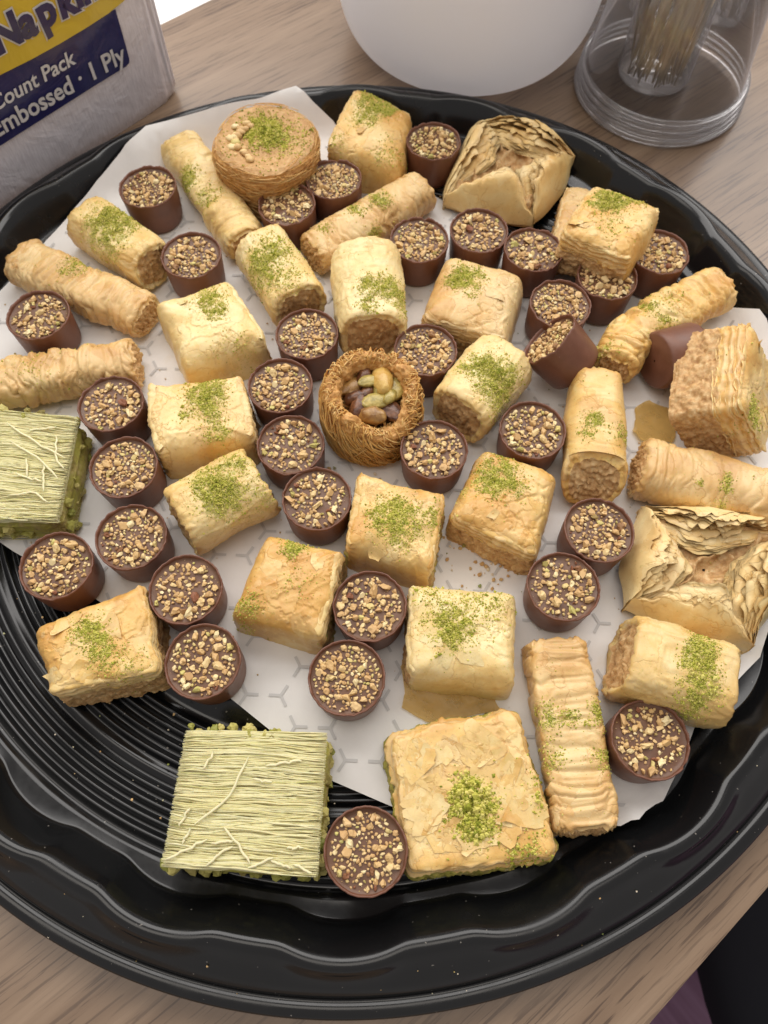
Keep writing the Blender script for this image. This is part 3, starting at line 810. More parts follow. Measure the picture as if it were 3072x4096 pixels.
def paper_z(xy):
    rr = np.hypot(xy[:, 0], xy[:, 1]); p3 = np.c_[xy, np.zeros(len(xy))]
    lift = sst(.12, .19, rr)
    return tray_top(rr) + np.abs(noise(p3 * 22, 2)) * (.0004 + .0016 * lift) + .0002 * noise(p3 * 90, 3) + sum(.0009 * np.exp(-np.abs(xy @ np.array([math.cos(a_), math.sin(a_)]) - d_) / .0016) for a_, d_ in ((.9, .045), (2.2, -.06), (1.5, -.1), (.35, -.085)))
pz = paper_z(xy)
# torn, fraying edges
pl = thing('paper_liner', (0, 0, 0), 'white food paper printed with grey hexagon lines, lying under the pastries', 'paper')
part(pl, 'paper_sheet', np.c_[xy, pz], F, M['paper'])
strips = []
e = .0120; rot = math.radians(-1.5); a0 = np.array(HEXPTS[0])
for i in range(-22, 23):
    for j in range(-22, 23):
        base = i * np.array([1.5 * e, e * math.sqrt(3) / 2]) + j * np.array([0, e * math.sqrt(3)])
        for sgn, off in ((1, 0), (-1, e)):
            cpt = base + np.array([-off if sgn > 0 else 0, 0]) * 0
            cpt = base if sgn > 0 else base + np.array([-e, 0])
            for a in ((180, 60, -60) if sgn > 0 else (0, 120, -120)):
                d = np.array([math.cos(math.radians(a)), math.sin(math.radians(a))])
                nn = np.array([-d[1], d[0]]); ln = e * .35; w = .00052
                strips.append([cpt - d * w * .5 - nn * w, cpt + d * ln - nn * w, cpt + d * ln + nn * w, cpt - d * w * .5 + nn * w])
S = np.array(strips); R2 = np.array([[math.cos(rot), -math.sin(rot)], [math.sin(rot), math.cos(rot)]])
S = S @ R2.T + a0
def in_poly(p, o):
    ins = np.zeros(len(p), bool)
    for a, b in zip(o, np.roll(o, -1, 0)):
        c = (a[1] > p[:, 1]) != (b[1] > p[:, 1]); ins ^= c & (p[:, 0] < (b[0] - a[0]) * (p[:, 1] - a[1]) / (b[1] - a[1] + 1e-15) + a[0])
    return ins
ok = np.all([in_poly(S[:, k], PO) for k in range(4)], axis=0) & (np.hypot(S[:, 0, 0], S[:, 0, 1]) < .171); S = S[ok]
# drape finely: split each strip into 3 along its length
pieces = []
for k in range(3):
    a, b = k / 3, (k + 1) / 3
    pieces.append(np.stack([S[:, 0] + (S[:, 1] - S[:, 0]) * a, S[:, 0] + (S[:, 1] - S[:, 0]) * b, S[:, 3] + (S[:, 2] - S[:, 3]) * b, S[:, 3] + (S[:, 2] - S[:, 3]) * a], 1))
S = np.concatenate(pieces).reshape(-1, 2)
part(pl, 'printed_pattern', np.c_[S, paper_z(S) + .00028], np.arange(len(S)).reshape(-1, 4), M['print'], kind='stuff', smooth=False)

# ------------------------------------------------------------------ pastry generators
def dust_field(xy, spec, seed, extra=0.0):
    d = np.full(len(xy), extra); p3 = np.c_[xy, np.zeros(len(xy))]
    for x, y, rr, s in spec:
        q = np.hypot(xy[:, 0] - x, xy[:, 1] - y) / rr
        d = d + s * np.exp(-(q * 1.15) ** 2.4)
    cl = sst(-.35, .35, fbm(p3 * 330, seed + 3, 3))
    return d * (.25 + .9 * cl)
def grains(V, faces, dust, seed, per_m2=3.2e7, size=(.00012, .00036), cap=4200):
    rs = np.random.RandomState(seed); tri = []
    for f in faces:
        tri.append(f[:, :3]);
        if f.shape[1] == 4: tri.append(f[:, [0, 2, 3]])
    T = np.concatenate(tri); a, b, c = V[T[:, 0]], V[T[:, 1]], V[T[:, 2]]
    n = np.cross(b - a, c - a); ar = np.linalg.norm(n, axis=1) / 2; nz = np.abs(n[:, 2]) / (2 * ar + 1e-15)
    w = np.clip(dust[T].mean(1), 0, 2.6) ** 1.3 * ar * (.25 + .75 * nz)
    N = int(min(cap, w.sum() * per_m2))
    if N < 3: return None
    k = rs.choice(len(T), N, p=w / w.sum()); r1 = np.sqrt(rs.rand(N)); r2 = rs.rand(N)
    P = (1 - r1)[:, None] * a[k] + (r1 * (1 - r2))[:, None] * b[k] + (r1 * r2)[:, None] * c[k]
    nn = n[k] / (2 * ar[k])[:, None]; nn *= np.sign(nn[:, 2:3] + 1e-9)
    s = size[0] + (size[1] - size[0]) * rs.rand(N) ** 2.8
    big = rs.rand(N) < .05; s[big] *= rs.uniform(1.3, 2.1, big.sum())
    B = np.array([(1, 0, 0), (-1, 0, 0), (0, 1, 0), (0, -1, 0), (0, 0, 1), (0, 0, -1)], float) * 1.15; Fb = np.array([(0, 2, 4), (2, 1, 4), (1, 3, 4), (3, 0, 4), (2, 0, 5), (1, 2, 5), (3, 1, 5), (0, 3, 5)])
    tq = rs.uniform(0, 6.283, N); ct_, st_ = np.cos(tq), np.sin(tq); B = np.stack([B[None, :, 0] * ct_[:, None] - B[None, :, 1] * st_[:, None], B[None, :, 0] * st_[:, None] + B[None, :, 1] * ct_[:, None], np.repeat(B[None, :, 2], N, 0)], -1)
    sc = s[:, None, None] * rs.uniform(.6, 1.25, (N, 1, 3)); jit = 1 + rs.uniform(-.3, .3, (N, 6, 1))
    GV = P[:, None] + nn[:, None] * (s * rs.uniform(.1, .9, N) * (1 + np.clip(dust[T[k]].mean(1) - .7, 0, 1.6) * 2.6))[:, None, None] + B * sc * jit
    GF = (Fb[None] + (np.arange(N) * 6)[:, None, None]).reshape(-1, 3)
    return GV.reshape(-1, 3), GF
def split_emit(root, V, F, fill, attrs, mats, names, local=False):
    """outer pastry faces / filling faces become two parts"""
    leftovers = []
    ff = [fill[f].mean(1) > .5 for f in F]
    A = [f[~m] for f, m in zip(F, ff)]; B = [f[m] for f, m in zip(F, ff)]
    for faces, nm, mt in ((A, names[0], mats[0]), (B, names[1], mats[1])):
        if sum(len(x) for x in faces) < 4: continue
        if nm == names[0]:
            v, f, at = compact(V, faces, attrs); part(root, nm, v, f, mt, at, local=local); continue
        lab = np.arange(len(V))
        while True:
            old = lab.copy()
            for x in faces:
                if len(x):
                    m_ = lab[x].min(1)
                    for c_ in range(x.shape[1]): np.minimum.at(lab, x[:, c_], m_)
            lab = lab[lab]
            if (lab == old).all(): break
        for l_ in np.unique(np.concatenate([lab[x[:, 0]] for x in faces if len(x)])):
            sub = [x[lab[x[:, 0]] == l_] for x in faces if len(x)]
            if sum(len(x) for x in sub) < 60:
                sm_ = [x for x in sub if len(x)]; v, f, at = compact(V, sm_, attrs); leftovers.append((v, f, at)); continue
            v, f, at = compact(V, sub, attrs); part(root, nm, v, f, mt, at, local=local)
        if leftovers:
            v, f, at = join(leftovers); part(root, 'filling_crumbs', v, f, mt, at, local=local, kind='stuff')
def flake_poly(rs, rad, elong=1.4, n=26):
    a = np.arange(n) / n * 2 * np.pi; k0 = rs.randint(1e4)
    c3 = np.stack([np.cos(a), np.sin(a), a * 0], -1)
    rr = rad * (1 + .42 * noise(c3 * 1.1, k0) + .25 * noise(c3 * 2.6, k0 + 1) + .12 * noise(c3 * 7, k0 + 2))
    p = np.c_[np.cos(a) * rr * elong, np.sin(a) * rr]
    for _ in range(rs.randint(1, 4)):          # straight tears
        t = rs.uniform(0, 6.28); m = np.array([math.cos(t), math.sin(t)]); d = rad * rs.uniform(.35, .7)
        o = p @ m - d; p = p - np.where(o > 0, o * .93, 0)[:, None] * m
    t = rs.uniform(0, np.pi); c, s = math.cos(t), math.sin(t)
    return p @ np.array([[c, s], [-s, c]])
def flake_mesh(outline, zfun, seed, curl=.001, thick=.00018, step=.0016):
    xy, f = poly_mesh(outline, step, seed)
    c = xy.mean(0); q = np.linalg.norm(xy - c, axis=1); q = q / (q.max() + 1e-9)
    p3 = np.c_[xy, np.zeros(len(xy))]
    cdir = np.array([math.cos(seed * 1.7), math.sin(seed * 1.7)]); side_ = np.clip(((xy - c) @ cdir) / (np.linalg.norm(xy - c, axis=1).max() + 1e-9), 0, 1)
    z = zfun(xy) + curl * (1.6 * side_ ** 1.6 + .25 * q ** 2) * (.5 + .8 * np.abs(noise(p3 * 160, seed))) + .0002 * noise(p3 * 420, seed + 5) + .00012
    V = np.concatenate([np.c_[xy, z], np.c_[xy, z - thick]]); n = len(xy)
    return V, [np.concatenate([f, f[:, ::-1] + n])]

def block(spec, local=False, root=None, dust_world=True):
    seed = spec['seed']; rs = np.random.RandomState(seed)
    q = np.array(spec['quad']); h = spec['h']; z0 = spec['z0']; big = spec.get('big', 0)
    fT, fR, fB, fL = [int(x) for x in spec['flags']]
    NTH = 252 if not big else 264; NSS = 104 if not big else 110
    n_c = 11.0 if not big else 22.0
    t = np.linspace(0, 2 * np.pi, 4001)[:-1]
    bx, by = spow(np.cos(t), 2 / n_c), spow(np.sin(t), 2 / n_c)
    L = np.concatenate([[0], np.cumsum(np.hypot(np.diff(np.append(bx, bx[0])), np.diff(np.append(by, by[0]))))])
    s = np.linspace(0, L[-1], NTH, endpoint=False)
    px = np.interp(s, L, np.append(bx, bx[0])); py = np.interp(s, L, np.append(by, by[0]))
    wx = np.abs(px) ** 14; wy = np.abs(py) ** 14
    f = (wx * np.where(px > 0, fR, fL) + wy * np.where(py > 0, fT, fB)) / (wx + wy)
    f = (f + np.roll(f, 2) + np.roll(f, -2) + np.roll(f, 1) + np.roll(f, -1)) / 5
    mexp = 13.0 * (1 - f) + 5.2 * f
    if big: mexp = mexp + 8
    al = np.linspace(0, np.pi / 2, 400)
    hw = .5 * (np.linalg.norm(q[1] - q[0]) + np.linalg.norm(q[2] - q[1])) / 2
    RHO = np.empty((NSS, NTH)); ZZ = np.empty((NSS, NTH))
    for j in range(NTH):
        rr = np.cos(al) ** (2 / mexp[j]); zz = np.sin(al) ** (2 / mexp[j])
        arc = np.concatenate([[0], np.cumsum(np.hypot(np.diff(rr) * hw, np.diff(zz) * h))])
        x = np.linspace(0, arc[-1] * .992, NSS)
        RHO[:, j] = np.interp(x, arc, rr); ZZ[:, j] = np.interp(x, arc, zz)
    flare = 1 + (.03 if not big else .0) * (1 - ZZ) ** 1.5
    PX = px[None] * RHO * flare; PY = py[None] * RHO * flare
    # wobble outline
    w3 = np.stack([px * 1.6, py * 1.6, np.full_like(px, seed * .37)], -1)
    wob = 1 + .05 * noise(w3, seed) + .022 * noise(w3 * 3.2, seed + 1) + .008 * noise(w3 * 11, seed + 2)
    PX *= wob[None]; PY *= wob[None]
    u_, v_ = (PX + 1) / 2, (1 - PY) / 2
    XY = ((1 - u_) * (1 - v_))[..., None] * q[0] + (u_ * (1 - v_))[..., None] * q[1] + (u_ * v_)[..., None] * q[2] + ((1 - u_) * v_)[..., None] * q[3]
    P = np.concatenate([XY, (z0 + h * ZZ)[..., None]], -1)
    N = grid_normals(P)
    if N[-3, :, 2].mean() < 0: N = -N
    nz = np.clip(N[..., 2], -1, 1); side = sst(.80, .45, nz); cut = side * (1 - f)[None]
    flat3 = P.copy(); flat3[..., 2] *= .5
    top = sst(.3, .9, nz)
    low = fbm(flat3 * 62, seed, 2); d = top * low * (.0019 if not big else .0009) + (1 - top) * f[None] * .0006 * low
    # long soft wrinkles
    ang = rs.uniform(0, np.pi); ca, sa = math.cos(ang), math.sin(ang)
    Q = np.stack([(P[..., 0] * ca + P[..., 1] * sa) * 260, (-P[..., 0] * sa + P[..., 1] * ca) * 60, P[..., 2] * 60], -1)
    rid = 1 - np.abs(noise(Q + .6 * low[..., None], seed + 9)) * 2
    d += (1 - cut) * .00035 * np.clip(rid, 0, 1) ** 3 * sst(-.1, .4, noise(flat3 * 70, seed + 4))
    # torn-leaf steps of the upper sheet
    qn = noise(flat3 * (48 if not big else 60), seed + 12) + .25 * noise(flat3 * 210, seed + 13)
    qn = qn + .10 * noise(flat3 * 620, seed + 15)
    step = np.floor(qn * 3.6); msk = sst(-.15, .1, noise(flat3 * 40, seed + 14))
    d += top * (step - qn * 3.6 * .85) * .00044 * msk
    tone = np.sin(step * 12.9898 + seed) * .8 * msk * (1 - cut)
    crack = 1 - sst(0, .07, np.abs(noise(flat3 * 75 + .3 * noise(flat3 * 300, seed + 16)[..., None], seed + 17))); cmask = sst(.25, .45, noise(flat3 * 45, seed + 18))
    d -= top * crack * cmask * .0006
    # dome and edges that dip
    d += top * (.0012 if not big else .0003) * (1 - RHO ** 2)
    zh = ZZ
    rag = noise(np.stack([P[..., 0] * 330, P[..., 1] * 330, P[..., 2] * 60], -1), seed + 20)
    band = sst(.60, .72, zh)
    lay_ph = zh * (9 if not big else 6) + .8 * noise(P * 130, seed + 21); tri = np.abs((lay_ph % 1) - .5) * 2
    d += cut * band * ((tri - .55) * .0008 + rag * .0007 + .0005)
    crm = fbm(P * 520, seed + 22, 3); chunky = noise(P * 230, seed + 23)
    d += cut * (1 - band) * (crm * .0015 + chunky * .0011 - .0004)
    lowb = sst(.22, .12, zh); d += cut * lowb * ((np.abs((zh * 22 % 1) - .5) * 2 - .5) * .0004 + .0004)
    d += cut * (1 - band) * (.0024 if big else (.0010 if spec['green'] else .0005))
    P2 = P + N * d[..., None]
    P2[..., 2] = np.maximum(P2[..., 2], z0 - .0002)
    thr = .62 + .10 * noise(np.stack([P[..., 0] * 120, P[..., 1] * 120, P[..., 2] * 0 + seed], -1), seed + 30)
    fill = np.where((cut > .45) & (zh < thr), 1.0, 0.0)
    lay = cut * band * tri; toast = cut * band * (1 - tri) * .5 + sst(.7, 1.0, RHO) * top * (.35 if not big else .2) * (.5 + noise(flat3 * 90, seed + 31))
    V = P2.reshape(-1, 3); cen = P2[-1].mean(0); V = np.concatenate([V, cen[None]])
    F4 = grid_faces(NSS, NTH); j = np.arange(NTH); last = (NSS - 1) * NTH
    F3 = np.stack([last + j, last + (j + 1) % NTH, np.full(NTH, len(V) - 1)], -1)
    bot = j[None, ::-1]
    dst = dust_field(V[:, :2], spec['dust'], seed, .006)
    dst *= np.append((.35 + .65 * top.ravel()), 1)
    app = lambda a: np.append(a.ravel(), a[-1].mean())
    fillv = app(fill); attrs = dict(dust=dst, lay=app(lay), toast=app(np.clip(toast, 0, 1)), tone=app(tone))
    if root is None:
        b = q.mean(0); tilt = spec.get('tilt')
        root = thing('baklava_square', (b[0], b[1], z0), spec['label'], 'baklava', 'baklava squares on the tray')
    g = spec['green']; fm = M['fill'] if g == 0 else (M['fillg'] if g < .7 else M['fillgg'])
    split_emit(root, V, [F4, F3, bot], fillv, attrs, (M[spec['kind']], fm), ('filo_pastry', 'nut_filling'), local)
    # thin leaves of pastry showing along the cut sides
    if not local or True:
        rings = []; th_r = np.stack([px * 1.0, py * 1.0, px * 0 + seed], -1)
        NL = 7 if not big else 5
        for k in range(NL):
            zr = ((.60 + .36 * k / (NL - 1)) if not big else (.55 + .42 * k / (NL - 1))) + rs.uniform(-.025, .015)
            e_ = .012 + .022 * noise(th_r * 3 + k * 3.1, seed + 50) + .016 * noise(th_r * 14 + k * 5.3, seed + 51) + .010 * noise(th_r * 40 + k, seed + 52)
            e_ = e_ * (1 - f) - .06 * f
            rows = []
            for rr_, out_ in ((.86, 0), (.95, .3), (1.0, 1.0)):
                sc = (rr_ + e_ * out_ * (.6 if big else 1)) * wob * (1 + .03 * (1 - zr))
                uu_, vv_ = (px * sc + 1) / 2, (1 - py * sc) / 2
                xy_ = ((1 - uu_) * (1 - vv_))[:, None] * q[0] + (uu_ * (1 - vv_))[:, None] * q[1] + (uu_ * vv_)[:, None] * q[2] + ((1 - uu_) * vv_)[:, None] * q[3]
                zz_ = z0 + h * zr + .0011 * noise(th_r * 2.2 + k * .8, seed + 53) * (1 if k < NL - 1 else .5) + out_ * (.0011 * noise(th_r * 6 + k * 2.0, seed + 54) - .0004)
                rows.append(np.c_[xy_, zz_])
            R3 = np.stack(rows); V3 = np.concatenate([R3.reshape(-1, 3), R3.reshape(-1, 3) - (0, 0, .00022)]); g3 = grid_faces(3, NTH); n3 = 3 * NTH
            j3 = np.arange(NTH); rim3 = np.stack([2 * NTH + j3, 2 * NTH + (j3 + 1) % NTH, n3 + 2 * NTH + (j3 + 1) % NTH, n3 + 2 * NTH + j3], -1)
            keep = (f < .5); fm_ = lambda a: a[keep[a[:, 0] % NTH] & keep[a[:, 1] % NTH]]
            rings.append((V3, [np.concatenate([fm_(g3), fm_(g3[:, ::-1] + n3), fm_(rim3)])], dict(tone=np.full(2 * n3, rs.uniform(-.5, .9)), toast=np.tile(np.repeat([0, .1, .45], NTH), 2) * rs.rand(), lay=np.zeros(2 * n3), dust=np.zeros(2 * n3))))
        if (f < .5).any():
            v_, f_, a_ = join(rings); v_, f_, a_ = compact(v_, f_, a_); part(root, 'filo_layers', v_, f_, M[spec['kind']], a_, local=local, kind='stuff')
    gr = grains(V, [F4, F3], np.clip(dst, 0, 3) * (1 - fillv * .8), seed + 40, cap=9000 if big else 4200, size=(.00018, .00055) if big else (.00012, .00036), per_m2=6e7 if big else 3.2e7)
    if gr: part(root, 'pistachio_dust', gr[0], gr[1], M['dust'], kind='stuff', smooth=False, local=local)
    # loose flakes of the top sheet
    nf = spec.get('flakes', 2)
    topmask = (RHO < .97) & (zh > .8); tp = P2[topmask]
    def ztop(xy):
        from_grid = tp[:, :2]; o = np.empty(len(xy))
        for k0 in range(0, len(xy), 200):
            dd = ((xy[k0:k0 + 200, None] - from_grid[None, ::2]) ** 2).sum(2); o[k0:k0 + 200] = tp[::2, 2][dd.argmin(1)]
        return o
    for k in range(nf):
        e_ = rs.uniform(-.74, .74, 2) if big else rs.uniform(-.8, .8, 2)
        if big:
            o_ = e_ - (.02, -.03); r_ = np.linalg.norm(o_)
            if r_ < .50: e_ = (.02, -.03) + o_ / (r_ + 1e-6) * rs.uniform(.50, .70)
        elif spec['dust']:
            uc, vc_ = (e_[0] + 1) / 2, (1 - e_[1]) / 2; cc = (1 - uc) * (1 - vc_) * q[0] + uc * (1 - vc_) * q[1] + uc * vc_ * q[2] + (1 - uc) * vc_ * q[3]
            if any(np.hypot(cc[0] - d_[0], cc[1] - d_[1]) < d_[2] for d_ in spec['dust']): continue
        uu, vv = (e_[0] + 1) / 2, (1 - e_[1]) / 2
        c = (1 - uu) * (1 - vv) * q[0] + uu * (1 - vv) * q[1] + uu * vv * q[2] + (1 - uu) * vv * q[3]
        rad = rs.uniform(.0035, .0075) if big else rs.uniform(.0022, .0046)
        V2, F2 = flake_mesh(flake_poly(rs, rad, rs.uniform(1, 1.5)) + c, ztop, seed * 50 + k, curl=rs.uniform(.0002, .0014), step=.0013)
        part(root, 'filo_flake', V2, F2, M[spec['kind']], {'dust': np.zeros(len(V2)), 'lay': np.zeros(len(V2)), 'toast': np.zeros(len(V2)), 'tone': np.full(len(V2), rs.uniform(-.25, .6))}, local=local)
    return root

def spline(pts, n):
    pts = np.array(pts, float)
    if len(pts) == 2: return pts[0] + (pts[1] - pts[0]) * np.linspace(0, 1, n)[:, None]
    t = np.concatenate([[0], np.cumsum(np.linalg.norm(np.diff(pts[:, :2], axis=0), axis=1))]); s = np.linspace(0, t[-1], n * 3)
    o = np.stack([np.interp(s, t, pts[:, k]) for k in range(pts.shape[1])], 1)
    for _ in range(int(n * .9)): o[1:-1] = (o[:-2] + o[1:-1] * 2 + o[2:]) / 4
    t = np.concatenate([[0], np.cumsum(np.linalg.norm(np.diff(o[:, :2], axis=0), axis=1))]); s = np.linspace(0, t[-1], n)
    return np.stack([np.interp(s, t, o[:, k]) for k in range(pts.shape[1])], 1)
def make_roll(spec):
    seed = spec['seed']; rs = np.random.RandomState(seed); ax = np.array(spec['axis']); w = np.array(spec['w']); b = spec['b']; n = spec['n']; z0 = spec['z0']
    length = np.linalg.norm(np.diff(ax, axis=0), axis=1).sum()
    finger = spec['crinkle'] > 0; NTH = 120; NB = int(length / .00048) if finger else int(length / .0006); NC = 16
    C = spline(np.c_[ax, w / 2], NB); T = np.gradient(C[:, :2], axis=0); T /= np.linalg.norm(T, axis=1)[:, None]
    if finger:
        uu = np.linspace(0, length, NB); C[:, 2] *= 1 + .05 * noise(np.c_[uu * 90, uu * 0, uu * 0 + seed], seed)
    S = np.c_[-T[:, 1], T[:, 0]]
    phi = np.arange(NTH) / NTH * 2 * np.pi; cs, sn = spow(np.cos(phi), 2 / n), spow(np.sin(phi), 2 / n)
    P = np.zeros((NB, NTH, 3))
    P[..., :2] = C[:, None, :2] + (C[:, 2:3] * cs[None])[..., None] * S[:, None]
    P[..., 2] = z0 + b + b * sn[None]
    N = grid_normals(P)
    if (N[:, NTH // 4, 2]).mean() < 0: N = -N
    u = np.linspace(0, length, NB)[:, None] * np.ones((1, NTH))
    cyl = lambda fu, fp: np.stack([u * fu, np.cos(phi)[None] * fp + 0 * u, np.sin(phi)[None] * fp + 0 * u], -1)
    d = .0011 * noise(cyl(70, .9), seed)
    A = spec['crinkle']
    if A:
        warp = .55 * noise(cyl(60, 1.1), seed + 1) + .25 * noise(cyl(220, 2.2), seed + 2)
        q = cyl(1, 1); q = np.stack([u * 250 + warp * 1.0, np.cos(phi)[None] * .5 + 0 * u, np.sin(phi)[None] * .5 + 0 * u], -1)
        nn = noise(q, seed + 3); r1 = 1 - np.clip(np.abs(nn) * 2.6, 0, 1)
        q2 = np.stack([u * 420 + warp * 3, np.cos(phi)[None] * 1.1 + 0 * u, np.sin(phi)[None] * 1.1 + 0 * u], -1)
        r2 = 1 - np.clip(np.abs(noise(q2, seed + 4)) * 2.6, 0, 1)
        amp = A * (.55 + .6 * sst(-.3, .4, noise(cyl(50, .8), seed + 6)))
        d += amp * (-.00135 * r1 ** 2.2 + .0007 * nn - .0005 * r2 ** 2.5)
    else:
        rid = 1 - np.abs(noise(cyl(55, 3.0), seed + 3)) * 2.4
        d += .0004 * np.clip(rid, 0, 1) ** 4 - .0002
        qn = noise(cyl(62, 1.6), seed + 7) + .2 * noise(cyl(260, 5), seed + 8) + .08 * noise(cyl(700, 14), seed + 13); st = np.floor(qn * 3)
        d += (st - qn * 2.5) * .00040; tone_b = np.sin(st * 12.9898 + seed) * .7
    if A: tone_b = .5 * noise(cyl(80, 1.2), seed + 30) + .3 * r1
    endd = np.minimum(u, length - u)
    d -= .0011 * np.exp(-endd / .0012) - noise(cyl(300, 3.5), seed + 9) * .0006 * np.exp(-endd / .0025)
    P = P + N * d[..., None]
    P[..., 2] = np.maximum(P[..., 2], z0 - .0001)
    rag = .0011 * noise(np.stack([np.cos(phi) * 4, np.sin(phi) * 4, phi * 0 + seed], -1), seed + 10)
    for k in range(6):
        wgt = (1 - k / 6)
        P[k, :, :2] += (-T[0] * (rag * wgt)[:, None]); P[-1 - k, :, :2] += (T[-1] * (rag * wgt)[:, None])
    bev = spec.get('bevel', (.10, .10))
    for e_, sg in ((0, 1), (1, -1)):
        uu_ = u if e_ == 0 else length - u
        wt = sst(.016, 0, uu_) * bev[e_] * np.clip(P[..., 2] - z0, 0, 1)
        P[..., :2] += sg * wt[..., None] * T[0 if e_ == 0 else -1]
    rings = []; fl = []; ly = []
    for endi, sg in ((0, -1), (-1, 1)):
        R0 = P[endi]; cen = R0.mean(0); Td = np.append(T[endi] * sg, 0); out = []
        for k in range(1, NC + 1):
            s = 1 - k / (NC + .5)
            ring = cen + (R0 - cen) * s
            spir = (s * 4.6 + phi / (2 * np.pi) * (1 if sg > 0 else -1)); tri = np.abs((spir % 1) - .5) * 2
            cr = fbm(ring * 500, seed + 11, 3)
            dep = (-.0009 if not finger else .0003) * sst(0, .25, 1 - s) + (tri - .5) * .0011 * (s > .12) + cr * .0012 + (.0012 * noise(ring * 200, seed + 12) if not finger else .0006 * cr)
            out.append(ring + Td * dep[:, None]); fl.append(np.full(NTH, 1.0 if s < .84 else 0.0)); ly.append(tri)
        rings.append(np.array(out))
    allP = np.concatenate([rings[0][::-1], P, rings[1]])
    fill = np.concatenate([np.array(fl[:NC])[::-1], np.zeros((NB, NTH)), np.array(fl[NC:])])
    lay = np.concatenate([np.array(ly[:NC])[::-1], np.zeros((NB, NTH)), np.array(ly[NC:])])
    toast = np.concatenate([np.zeros((NC, NTH)), np.exp(-endd / .002) * .5 + (.35 * sst(.0, .6, noise(cyl(60, 1.5), seed + 20)) if finger else 0), np.zeros((NC, NTH))])
    V = allP.reshape(-1, 3); ns = len(allP); F4 = grid_faces(ns, NTH); j = np.arange(NTH)
    V = np.concatenate([V, allP[0].mean(0)[None], allP[-1].mean(0)[None]])
    F3 = np.concatenate([np.stack([j, (j + 1) % NTH, np.full(NTH, len(V) - 2)], -1), np.stack([(ns - 1) * NTH + j, (ns - 1) * NTH + (j + 1) % NTH, np.full(NTH, len(V) - 1)], -1)])
    ap = lambda a: np.concatenate([a.ravel(), [a[0].mean(), a[-1].mean()]])
    dst = dust_field(V[:, :2], spec['dust'], seed, .006) * sst(z0 + b * .4, z0 + b * 1.5, V[:, 2])
    c = ax.mean(0)
    if finger: root = thing('finger_roll', (c[0], c[1], z0), spec['label'], 'pastry', 'long crinkled filo fingers')
    else: root = thing('filo_roll', (c[0], c[1], z0), spec['label'], 'pastry', 'short cut filo rolls')
    split_emit(root, V, [F4, F3], ap(fill), dict(dust=dst, lay=ap(lay * 0), toast=ap(toast), tone=ap(np.concatenate([np.zeros((NC, NTH)), tone_b, np.zeros((NC, NTH))]))), (M[spec['kind']], M['fill']), ('filo_pastry', 'nut_filling'))
    gr = grains(V, [F4, F3], np.clip(dst, 0, 3) * (1 - ap(fill)), seed + 40)
    if gr: part(root, 'pistachio_dust', gr[0], gr[1], M['dust'], kind='stuff', smooth=False)
    return root

for s in BLOCKS: block(s)
for s in ROLLS: make_roll(s)

# ------------------------------------------------------------------ chocolate cups
CUP_G = 'nut-topped chocolate cups on the tray'
def cup_shell(seed):
    nt = 96; th = np.arange(nt) / nt * 2 * np.pi
    prof = np.array([(.0004, .0), (.0104, .0), (.0112, .0003), (.0117, .0013), (.0119, .003), (.0121, .0065), (.0124, .0105), (.0125, .0142), (.01275, .0168), (.01285, .0178), (.0127, .01825), (.0123, .0182), (.01205, .0175), (.0119, .0163), (.0118, .0150)])
    P = np.stack([prof[:, 0:1] * np.cos(th), prof[:, 0:1] * np.sin(th), np.repeat(prof[:, 1:2], nt, 1)], -1)
    ring = np.stack([np.cos(th) * 5, np.sin(th) * 5, th * 0], -1)
    wz = .0007 * noise(ring * .7, seed) + .0005 * noise(ring * 2.2, seed + 1) - .0011 * sst(.35, .7, noise(ring * .9, seed + 8)); wr = .00028 * noise(ring * 1.6, seed + 2)
    wt = sst(.0145, .0180, prof[:, 1])[:, None]
    P[..., 2] += wt * wz[None]; P[..., 0] += wt * wr[None] * np.cos(th); P[..., 1] += wt * wr[None] * np.sin(th)
    P[..., :2] *= (1 + .012 * noise(P * 90, seed + 3))[..., None]
    me = new_mesh('shell', P.reshape(-1, 3), grid_faces(len(prof), nt)); me.materials.append(M['choc']); return me
def cup_fill():
    nt = 64; rr = np.linspace(.0003, .01205, 20); th = np.arange(nt) / nt * 2 * np.pi
    P = np.stack([np.outer(rr, np.cos(th)), np.outer(rr, np.sin(th)), np.full((20, nt), .0164)], -1)
    P[..., 2] += .00025 * noise(P * 260, 5) + .0005 * sst(.0112, .012, rr)[:, None]
    me = new_mesh('chocolate_filling', P.reshape(-1, 3), grid_faces(20, nt)); me.materials.append(M['chocf']); return me
